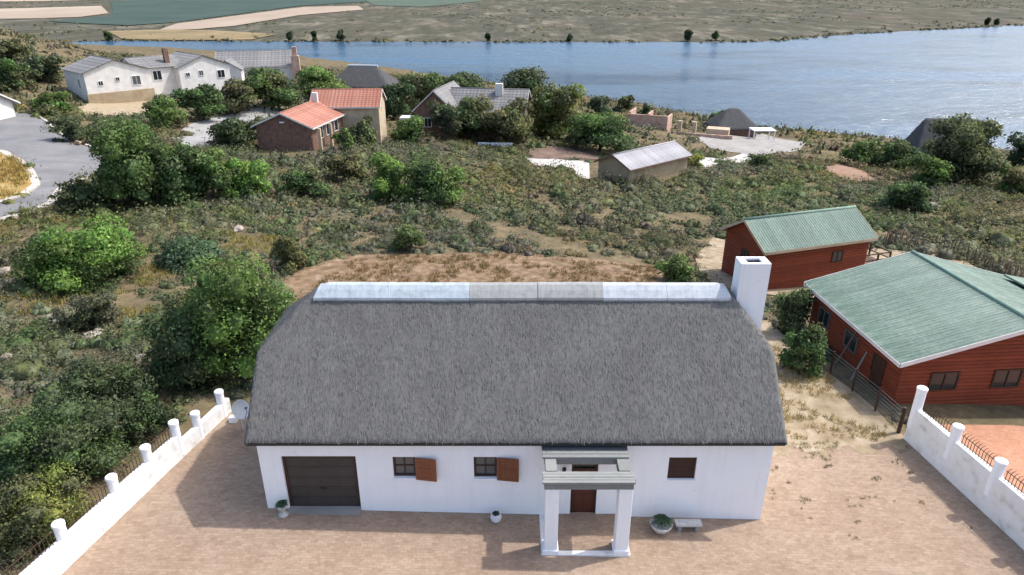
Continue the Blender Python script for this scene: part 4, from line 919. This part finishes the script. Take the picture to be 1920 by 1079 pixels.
# paling fence behind the cabins
pf = [ground(u, v) for u, v in ((1655, 462), (1700, 462), (1740, 464), (1790, 478), (1840, 500), (1885, 522), (1935, 548))]
t = thing('paling_fence', 'rough brown pole fence behind the green roofed cabins', 'fence', (0, 0, 0))
proto = []
for k in range(4):
    mb = MB(); h = (1.1, 1.3, 1.45, 1.2)[k]; mb.tube([(0, 0, -.3), (.03*k, .02, h*.5), (.02, -.02*k, h)], [.055, .05, .035], 6); o = mb.build('pole', M['pole_wood'], t); o.location = pf[0] + Vector((.16*k, 0, 0)); proto.append(o)
for i in range(len(pf) - 1):
    n_ = max(2, int((pf[i+1] - pf[i]).length/.24))
    for k in range(n_):
        p = pf[i].lerp(pf[i+1], (k + .5)/n_); p.z = Tz(p.x, p.y); c_ = copy_part(rnd.choice(proto), t); c_.location = p + Vector((rnd.uniform(-.08, .08), rnd.uniform(-.1, .1), 0)); c_.rotation_euler = (rnd.uniform(-.09, .09), rnd.uniform(-.09, .09), rnd.uniform(0, 6))

# ------------------------------------------------------------------ trees and large shrubs, each its own thing
TG, BG = 'trees among the houses', 'large shrubs in the scrub'
B = bx
# near, left of the house
B(385, 470, 560, 700, 'leafy_tree', 'leafy mid green tree right against the left end of the thatched roof', 'tree', GREEN, TG, 'tree', 1.2, BRIGHT)
B(280, 540, 465, 725, 'leafy_tree', 'darker bushy tree above the far end of the left courtyard wall', 'tree', DEEP, TG, 'bush', 1.2, OLIVE)
B(45, 408, 265, 545, 'round_shrub', 'big bright green round shrub below the road on the left', 'shrub', BRIGHT, BG, 'bush', 1.2, GREEN)
B(285, 432, 412, 508, 'round_shrub', 'blue green shrub between the bright round shrub and the bare plot', 'shrub', BLUEG, BG, 'bush', 1.0)
B(515, 435, 585, 515, 'round_shrub', 'olive shrub at the left edge of the bare orange plot', 'shrub', OLIVE, BG)
B(730, 412, 808, 478, 'round_shrub', 'light green shrub at the upper edge of the bare plot', 'shrub', (.13, .18, .06), BG)
B(105, 545, 230, 625, 'round_shrub', 'grey green shrub on pale grass below the bright round shrub', 'shrub', GREYG, BG)
B(-30, 735, 250, 905, 'dark_shrub', 'very dark wide shrub behind the left courtyard wall', 'shrub', DARK, BG, 'bush', 1.2, DEEP)
B(-20, 880, 190, 1010, 'yellow_green_shrub', 'yellow green low shrub beside the spiked rail at lower left', 'shrub', YELL, BG, 'bush', 1.0, OLIVE)
B(130, 660, 300, 780, 'dark_shrub', 'olive dark shrub between the dark wide shrub and the bushy tree', 'shrub', (.06, .085, .035), BG, 'bush', 1.0, DARK)
B(235, 735, 330, 822, 'dark_shrub', 'dark shrub right behind the middle posts of the left wall', 'shrub', DARK, BG, 'bush', 1.0, DEEP)
# by the road
B(188, 205, 322, 380, 'leafy_tree', 'tall dark green tree at the road bend', 'tree', DEEP, TG, 'tree', 1.2, GREEN)
B(268, 262, 400, 385, 'leafy_tree', 'dark rounded tree right of the tall tree at the road bend', 'tree', DEEP, TG, 'bush', 1.1)
B(345, 275, 455, 382, 'leafy_tree', 'mid green tree in the row below the driveway', 'tree', GREEN, TG, 'bush', 1.1, DEEP)
B(420, 288, 520, 380, 'leafy_tree', 'bright green tree at the right end of the row below the driveway', 'tree', BRIGHT, TG, 'bush', 1.1)
B(108, 335, 222, 400, 'round_shrub', 'rounded olive shrub on the kerb at the road bend', 'shrub', (.075, .105, .04), BG)
B(515, 312, 625, 378, 'round_shrub', 'dark green shrub below the brown gable wall', 'shrub', DEEP, BG, 'bush', 1.0, OLIVE)
B(682, 282, 790, 388, 'leafy_tree', 'bright green bush left of a pair in the middle of the slope', 'shrub', BRIGHT, BG, 'bush', 1.1, GREEN)
B(765, 292, 875, 395, 'leafy_tree', 'deeper green bush right of a pair in the middle of the slope', 'shrub', GREEN, BG, 'bush', 1.1, DEEP)
B(600, 285, 690, 345, 'round_shrub', 'olive shrub in front of the orange tiled house', 'shrub', OLIVE, BG)
B(632, 228, 705, 280, 'round_shrub', 'green shrub against the verandah of the orange tiled house', 'shrub', (.09, .125, .05), BG)
B(400, 212, 486, 278, 'leafy_tree', 'dark tree hard by the left gable of the orange tiled house', 'tree', DARK, TG, 'tree', 1.0)
B(728, 214, 802, 272, 'round_shrub', 'green shrub right of the sand coloured gable end', 'shrub', DEEP, BG, 'bush', 1.0, GREEN)
B(626, 232, 672, 290, 'garden_shrub', 'light green shrub on the verandah side of the orange tiled house', 'shrub', GREEN, BG)
B(656, 214, 712, 284, 'garden_shrub', 'olive climbing shrub covering the sand coloured wall', 'shrub', (.11, .135, .055), BG)
# row behind the orange roof
for i, (u0, v0, u1, v1, c, lab) in enumerate([
    (268, 178, 345, 240, GREEN, 'bright tree just below the white gabled house'),
    (330, 158, 420, 228, DEEP, 'green tree in front of the second white gable'),
    (400, 150, 480, 215, OLIVE, 'olive tree between the white gables and the orange roof'),
    (460, 128, 560, 205, DEEP, 'dark green tree behind the left end of the orange roof'),
    (540, 122, 650, 185, GREEN, 'mid green tree behind the orange roof'),
    (700, 150, 775, 225, DARK, 'very dark tree right of the orange roof'),
    (745, 128, 835, 215, DEEP, 'rounded dark tree against the lake'),
    (815, 130, 905, 205, DARK, 'dark spiky topped trees standing against the lake'),
    (938, 120, 1040, 215, (.065, .09, .045), 'olive crowned tree rising above the grey tiled house'),
    (845, 172, 930, 262, DEEP, 'green tree hiding the middle of the grey tiled house'),
    (806, 186, 866, 264, (.08, .105, .05), 'olive tree hiding the left gable of the grey tiled house'),
    (905, 188, 1000, 272, OLIVE, 'yellowish tree in front of the grey tiled house'),
    (995, 152, 1098, 262, WILLOW, 'light yellow green willow beside the grey tiled house'),
    (1055, 208, 1192, 284, DEEP, 'broad dark green tree right of the willow'),
    (1085, 178, 1150, 225, (.06, .09, .045), 'dark tree on the shore above the broad green tree'),
    (1148, 175, 1190, 215, DARK, 'narrow dark tree on the shore left of the brick ruin'),
    (1195, 196, 1228, 222, DARK, 'small dark round tree behind the brick ruin'),
    (1325, 205, 1372, 250, DEEP, 'dark bush at the left of the thatched hut')]):
    B(u0, v0, u1, v1, 'garden_tree', lab, 'tree', c, TG, 'tree' if v1 - v0 > 60 else 'bush', 1.1, OLIVE if i % 3 == 0 else None)
for (u0, v0, u1, v1, c, lab) in [
    (-10, 108, 72, 176, DEEP, 'dark tree on the hillside at the left edge'), (55, 165, 140, 222, GREEN, 'bright bush below the hillside left of the white house'), (95, 215, 170, 272, (.07, .10, .045), 'grey green bush at the inner bend of the road'),
    (-10, 66, 60, 120, OLIVE, 'olive bush on top of the hill at the left edge'), (40, 95, 125, 160, (.07, .095, .045), 'dull bush on the hillside above the pale roofed building')]:
    B(u0, v0, u1, v1, 'hillside_bush', lab, 'bush', c, 'bushes on the left hillside', 'bush', 1.0, OLIVE)
# right side
for (u0, v0, u1, v1, c, lab, kd) in [
    (1722, 212, 1856, 345, (.085, .105, .045), 'tall olive tree in front of the steep thatched house', 'tree'), (1700, 286, 1785, 358, GREEN, 'bright shrub at the foot of the tall olive tree', 'bush'),
    (1572, 252, 1660, 318, (.085, .135, .04), 'light green shrub left end of the row above the lake', 'bush'), (1635, 258, 1725, 325, DEEP, 'dark shrub between the light shrub and the olive tree', 'bush'),
    (1855, 300, 1940, 372, OLIVE, 'olive shrub at the right edge below the thatched house', 'bush'), (1885, 245, 1950, 330, DARK, 'dark tree cut by the right edge beside the lake', 'tree'),
    (1640, 335, 1745, 400, (.075, .125, .045), 'mid green shrub above the smaller cabin', 'bush'), (1232, 478, 1310, 538, GREEN, 'green shrub left of the smaller cabin', 'bush'),
    (1440, 528, 1520, 640, (.085, .13, .045), 'tall shrub between the chimney and the large cabin', 'bush'), (1455, 600, 1540, 712, DEEP, 'dark shrub in the gap beside the right end of the thatch', 'bush'),
    (1395, 285, 1450, 322, DARK, 'dark low bush on the pale driveway', 'bush'), (1262, 285, 1325, 322, YELL, 'yellow green bush right of the grey roofed outbuilding', 'bush')]:
    B(u0, v0, u1, v1, 'garden_tree' if kd == 'tree' else 'garden_shrub', lab, 'tree' if kd == 'tree' else 'shrub', c, TG if kd == 'tree' else BG, kd, 1.1, GREEN if c is OLIVE else None)
SHORE = ['left of the lake behind the white gabled house', 'in the middle of the picture, alone', 'right of the middle, the shortest there', 'left one of a pair right of the middle', 'right one of a pair right of the middle', 'left one of a pair at the right edge', 'right one of a pair at the right edge', 'left one of three behind the pink chimney', 'middle one of three behind the pink chimney', 'right one of three behind the pink chimney']
for i, (u, h) in enumerate([(205, 6), (915, 5), (1068, 4.5), (1290, 7), (1340, 6), (1848, 6), (1868, 5), (545, 6), (590, 6), (640, 7)]):
    v = 80 if u < 1330 else 80 - (u - 1330)*.057
    b = ground(u, v - 2.5); b2 = plant('shore_tree', 'small dark tree on the far shore, ' + SHORE[i], 'tree', b, h*.8, h, DARK, 'trees on the far shore', 'tree')

# ------------------------------------------------------------------ pale boulders
def rock(p, r, seed, lab):
    rg = random.Random(seed); bm = bmesh.new(); bmesh.ops.create_icosphere(bm, subdivisions=2, radius=1)
    for v in bm.verts: v.co *= 1 + rg.uniform(-.22, .22); v.co = Vector((v.co.x*r*1.2, v.co.y*r*.9, v.co.z*r*.62))
    me = bpy.data.meshes.new('boulder'); bm.to_mesh(me); bm.free(); o = link('boulder', me, M['rock']); o.location = p + Vector((0, 0, r*.2)); o.rotation_euler = (0, 0, rg.uniform(0, 6)); tag(o, lab, 'rock', 'pale boulders in the scrub')
for i, (u, v, r, lab) in enumerate([(228, 372, 1.3, 'tall pinkish rock beside the dark trees at the road bend'), (172, 636, .45, 'flat pale rock on the slope left of the bushy tree'), (185, 624, .28, 'small pale rock next to the flat pale rock'), (92, 596, .25, 'pale stone below the grey green shrub'),
    (102, 608, .3, 'pale stone just right of another below the grey green shrub'), (14, 672, .3, 'pale rock at the left edge of the scrub'), (12, 510, .4, 'whitish rock left of the bright round shrub'), (448, 432, .5, 'pinkish rock above the golden grass left of the bare plot'),
    (1748, 388, .6, 'white rock in the scrub above the large cabin'), (265, 672, .25, 'pale stone between the dark shrubs on the left'), (1385, 432, .5, 'pale rock beside the smaller cabin')]): rock(ground(u, v), r, i, lab)

# ------------------------------------------------------------------ scrub: low fynbos covering the slope (uncountable)
for (x0, y0, x1, y1) in ((-9, 18, 9.3, 26.5), (16.5, 25, 28.5, 36), (14.5, 41, 27.5, 49)): BLOCK.append([(x0, y0), (x1, y0), (x1, y1), (x0, y1)])
for (u0, v0, u1, v1) in ((478, 240, 600, 292), (590, 235, 715, 270), (1105, 300, 1270, 338)): BLOCK.append([(p.x, p.y) for p in G([(u0, v1), (u1, v1), (u1, v0), (u0, v0)])])
BLOCK.append([(8.5, 4), (16.8, 4), (16.6, 27), (15.2, 33), (11, 33), (9.5, 27)]); BLOCK.append([(15.6, 24.6), (19.4, 24.6), (20.5, 6), (16.5, 6)]); BLOCK.append([(-73, 117), (-55, 136), (-62, 146), (-82, 125)]); BLOCK.append([(lw(8) - 2.0, 8), (lw(24.4) - 1.7, 25), (-8, 25.5), (-8, 8)])
GRASSY = [G([(-20, 560), (120, 548), (240, 545), (300, 585), (230, 612), (120, 592), (-20, 592)]), G([(415, 436), (530, 446), (520, 480), (420, 470)]), G([(-20, 420), (60, 412), (40, 440), (-20, 460)]), G([(255, 480), (330, 500), (320, 530), (255, 540)])]
for g_ in GRASSY: BLOCK.append([(p.x, p.y) for p in g_])
def lowf(x, y, s, ph): return np.sin(x*s + ph + 1.7*np.sin(y*s*.7 + ph))*np.sin(y*s*1.1 + ph*2.3 + 1.3*np.sin(x*s*.6))
def scrub(name, label, y0, y1, sp, r0, r1, ncard, csz, keep=1.0, seed=5, block=True, wedge=.82, core=(4, 7), lush=False):
    rng = np.random.default_rng(seed); xm = wedge*y1 + 12; gx_ = np.arange(-xm, xm, sp); gy_ = np.arange(y0, y1, sp); X_, Y_ = np.meshgrid(gx_, gy_)
    x = (X_ + rng.uniform(-.5, .5, X_.shape)*sp*1.1).ravel(); y = (Y_ + rng.uniform(-.5, .5, X_.shape)*sp*1.1).ravel()
    ok = (np.abs(x) < wedge*y + 10) & (sdist(x, y) > 2.5) & (rng.random(len(x)) < keep)
    for p in FIELDS: ok &= ~inpoly(p, x, y)
    if block:
        if lush: ok &= ~((x > lw(np.minimum(y, 27)) - 2.9) & (x < 21) & (y < 29)) & ~((x > 13) & (x < 30) & (y < 50))
        for p in BLOCK: ok &= ~inpoly(p, x, y)
        for (tx, ty, tr) in TREES: ok &= np.hypot(x - tx, y - ty) > tr*.55
    a_ = lowf(x, y, .16, .7) + .5*lowf(x, y, .41, 2.1); ok &= (a_ > -1.2 + .5*rng.random(len(x))) if block else (lowf(x, y, .022, .3) + .6*lowf(x, y, .07, 1.9) > .15 + .5*rng.random(len(x)))
    x, y = x[ok], y[ok]; n = len(x); r = rng.uniform(r0, r1, n)*(1 + .5*np.maximum(0, lowf(x, y, .1, 3.))); h = r*rng.uniform(.45, .95, n); z = T(x, y)
    pal = 1.05*np.array([GREYG, (.135, .135, .085), OLIVE, (.105, .125, .06), (.15, .12, .085), (.085, .11, .048), (.16, .15, .105), (.22, .18, .08), (.06, .085, .04)])
    if lush: pal = np.array([OLIVE, (.10, .12, .055), (.12, .135, .075), (.095, .135, .05), (.14, .145, .09), (.085, .115, .045), (.13, .12, .08), (.15, .165, .06), (.075, .10, .045)])
    f_ = lowf(x, y, .055, 1.1)
    wts = np.array([.2, .18, .14, .14, .10, .10, .08, .03, .03]); ci = rng.choice(len(pal), n, p=wts/wts.sum()); ci = np.where((f_ > .45) & (rng.random(n) < .5), 2 + 3*(rng.random(n) < .5), ci)
    tc = .006 + pal[ci]*np.array([1.24, 1.19, 1.10])*rng.uniform(.78, 1.25, (n, 1))
    wf, gf = np.maximum(lowf(x, y, .09, 4.1), -.35)[:, None], lowf(x, y, .17, .9)[:, None]
    tc = tc*np.concatenate([1 + .20*wf + .05*gf, 1 + .04*wf + .12*gf, 1 - .12*wf], 1)
    # each shrub: two to three mounds with a leafy shell
    k = 3; mi_ = np.repeat(np.arange(n), k); off = rng.normal(0, .42, (n*k, 2))*r[mi_][:, None]; mr = r[mi_]*rng.uniform(.5, .85, n*k); mh = h[mi_]*rng.uniform(.55, 1.05, n*k)
    cen = np.stack([x[mi_] + off[:, 0], y[mi_] + off[:, 1], z[mi_] - .05 + 0*mr], -1); mrad = np.stack([mr, mr, mh], -1)
    mcol = tc[mi_]*rng.uniform(.82, 1.2, (n*k, 1)); parts = [cores(cen, mrad*(.56 if lush else .64), mcol, rng, *core)]
    nc_ = ncard//k; m_ = n*k*nc_; si = np.repeat(np.arange(n*k), nc_); d = unit(m_, rng); d[:, 2] = np.abs(d[:, 2])
    pos = cen[si] + d*mrad[si]*(1.12 - .3*rng.random((m_, 1))**1.5)
    nr = norm(d*.7 + unit(m_, rng)*.9 + np.array([0, 0, .3]))
    V, Q = cards(pos, nr, csz*rng.uniform(.5, 1.3, m_), rng.uniform(.3, .7, m_), rng)
    sn = norm(d + .5*rng.normal(size=(m_, 3)) + np.array([0, 0, .15]))
    C_ = mcol[si]*rng.uniform(.75, 1.3, (m_, 1))*(1 + .05*rng.normal(size=(m_, 3)))
    parts.append((V, Q, np.repeat(C_, 4, 0), np.repeat(sn, 4, 0)))
    o = link(name, leafmesh(name, parts), M['leaf']); o['kind'] = 'stuff'; o['label'] = label; o['category'] = 'scrub'; print(name, n, m_)
scrub('near_scrub', 'grey green fynbos scrub on the slope around the bare plot', 9, 56, 1.1, .5, 1.05, 132, .07)
scrub('near_thicket', 'taller olive thickets standing out of the near scrub', 9, 56, 3.0, 1.0, 1.95, 420, .08, seed=15, keep=.9, lush=True, core=(6, 10))
scrub('middle_thicket', 'taller olive thickets between the bare plot and the houses', 56, 112, 3.6, 1.2, 2.4, 230, .13, seed=16, keep=.9, lush=True, core=(5, 9))
scrub('middle_scrub', 'grey green fynbos scrub between the bare plot and the houses', 56, 112, 1.5, .65, 1.35, 51, .13, seed=6, core=(3, 6))
scrub('lower_scrub', 'low olive scrub going down to the lake shore', 112, 260, 3.3, 1.0, 2.2, 22, .31, seed=8, core=(2, 6))
scrub('far_bush', 'dark specks of bush on the far plain', 446, 1300, 13.5, 1.0, 2.3, 6, .9, keep=.75, core=(3, 5), seed=9, block=False, wedge=.8)
# dry grass tufts
def tufts(name, label, polys, dens, h, col, seed, pts=None):
    rng = np.random.default_rng(seed); P_ = []
    for pl in polys:
        a = np.array(pl)[:, :2]; mn, mx_ = a.min(0), a.max(0); n_ = int(dens*(mx_ - mn).prod()); q_ = rng.uniform(mn, mx_, (n_, 2)); ok = inpoly([tuple(p) for p in a], q_[:, 0], q_[:, 1]); ok &= lowf(q_[:, 0], q_[:, 1], .9, seed) > -.25; P_.append(q_[ok])
    if pts is not None: P_.append(np.concatenate([np.array([p.x, p.y])[None] + rng.normal(0, rng.uniform(.05, .16), (int(rng.integers(3, 8)), 2)) for p in pts]))
    P_ = np.concatenate(P_); n_ = len(P_); k = 12; si = np.repeat(np.arange(n_), k); m_ = n_*k; z = T(P_[:, 0], P_[:, 1])
    b = np.stack([P_[si, 0], P_[si, 1], z[si] + .03], -1) + np.concatenate([rng.normal(0, h*.35, (m_, 2)), np.zeros((m_, 1))], 1); d = unit(m_, rng); d[:, 2] = np.abs(d[:, 2]) + .7
    s = np.cross(d, unit(m_, rng)); s /= np.linalg.norm(s, axis=1, keepdims=True); s *= h*.07; tip = b + d*h*rng.uniform(.4, .9, (m_, 1))
    V = np.stack([b - s, b + s, tip + s*.2, tip - s*.2], 1).reshape(-1, 3); C_ = np.clip(np.array(col)[None]*rng.uniform(.6, 1.35, (n_, 1))[si]*(1 + .07*rng.normal(size=(m_, 3))), .01, .9)
    o = link(name, np_mesh(name, V, np.arange(4*m_).reshape(m_, 4), np.repeat(C_, 4, 0)), M['blade']); o['kind'] = 'stuff'; o['label'] = label; o['category'] = 'grass'; print(name, n_)
tufts('dry_grass', 'golden dry grass on the bare plot behind the house', [[(-13.5, 38), (-8, 36), (9.5, 38), (10.5, 46.5), (0, 48.2), (-12, 47)]], 9, .26, (.27, .19, .085), 21)
tufts('dry_grass', 'straw coloured grass on the sandy side yard', [[(9.3, 23), (14, 22.8), (16.2, 24), (15, 31), (12, 33), (9.8, 27)]], 16, .2, (.42, .33, .15), 22)
tufts('dry_grass', 'golden grass on the road island', [[(p.x, p.y) for p in ISL]], 2.5, .6, (.33, .24, .07), 23)
tufts('dry_grass', 'yellow grass between the shrubs on the left slope', [[(p.x, p.y) for p in g_] for g_ in GRASSY], 7, .34, (.33, .28, .09), 24)
tufts('weeds', 'small weeds in the joints of the courtyard paving', [[(9, 12), (16.5, 12), (16, 22), (9.2, 22)]], .5, .09, (.14, .12, .06), 25, G([(1505, 840), (1545, 862), (1550, 874), (1480, 905), (1506, 938), (1596, 948), (1616, 934), (1610, 982), (1603, 1010), (1722, 941), (1706, 889), (1680, 866), (1640, 900), (1455, 880), (1452, 930)]))
tufts('verge_grass', 'ragged dry grass along the edge of the courtyard paving', [[(9.0, 21.8), (16.4, 22.6), (16.3, 23.6), (9.0, 22.9)]], 22, .12, (.33, .27, .15), 27)


# low reeds and bushes along the water's edge on the far side
rng = np.random.default_rng(77); fs_ = LAKE[11:18]; P_ = []
for a, b in zip(fs_[:-1], fs_[1:]):
    k = int(np.hypot(*(b - a))/1.6); t_ = rng.random((k, 1)); nn = np.array([-(b - a)[1], (b - a)[0]])/np.hypot(*(b - a)); P_.append(a + (b - a)*t_ + nn*rng.normal(1.5, 3.0, (k, 1)))
P_ = np.concatenate(P_); P_ = P_[(np.abs(P_[:, 0]) < .85*P_[:, 1]) & (lowf(P_[:, 0], P_[:, 1], .05, 1.) > -.55)]; k = len(P_); rr_ = rng.uniform(.5, 1.5, k)
cc_ = np.array([(.10, .11, .06), (.16, .15, .08), (.22, .18, .09)])[rng.integers(0, 3, k)]*rng.uniform(.7, 1.3, (k, 1))
zz_ = np.maximum(T(P_[:, 0], P_[:, 1]), LAKE_Z - .1)
o = link('shore_reeds', leafmesh('shore_reeds', [cores(np.stack([P_[:, 0], P_[:, 1], zz_], -1), np.stack([rr_*1.4, rr_, rr_*rng.uniform(.5, 1.1, k)], -1), cc_, rng, 3, 6)]), M['leaf']); o['kind'] = 'stuff'; o['label'] = "low reeds and bushes along the far water's edge"; o['category'] = 'reeds'
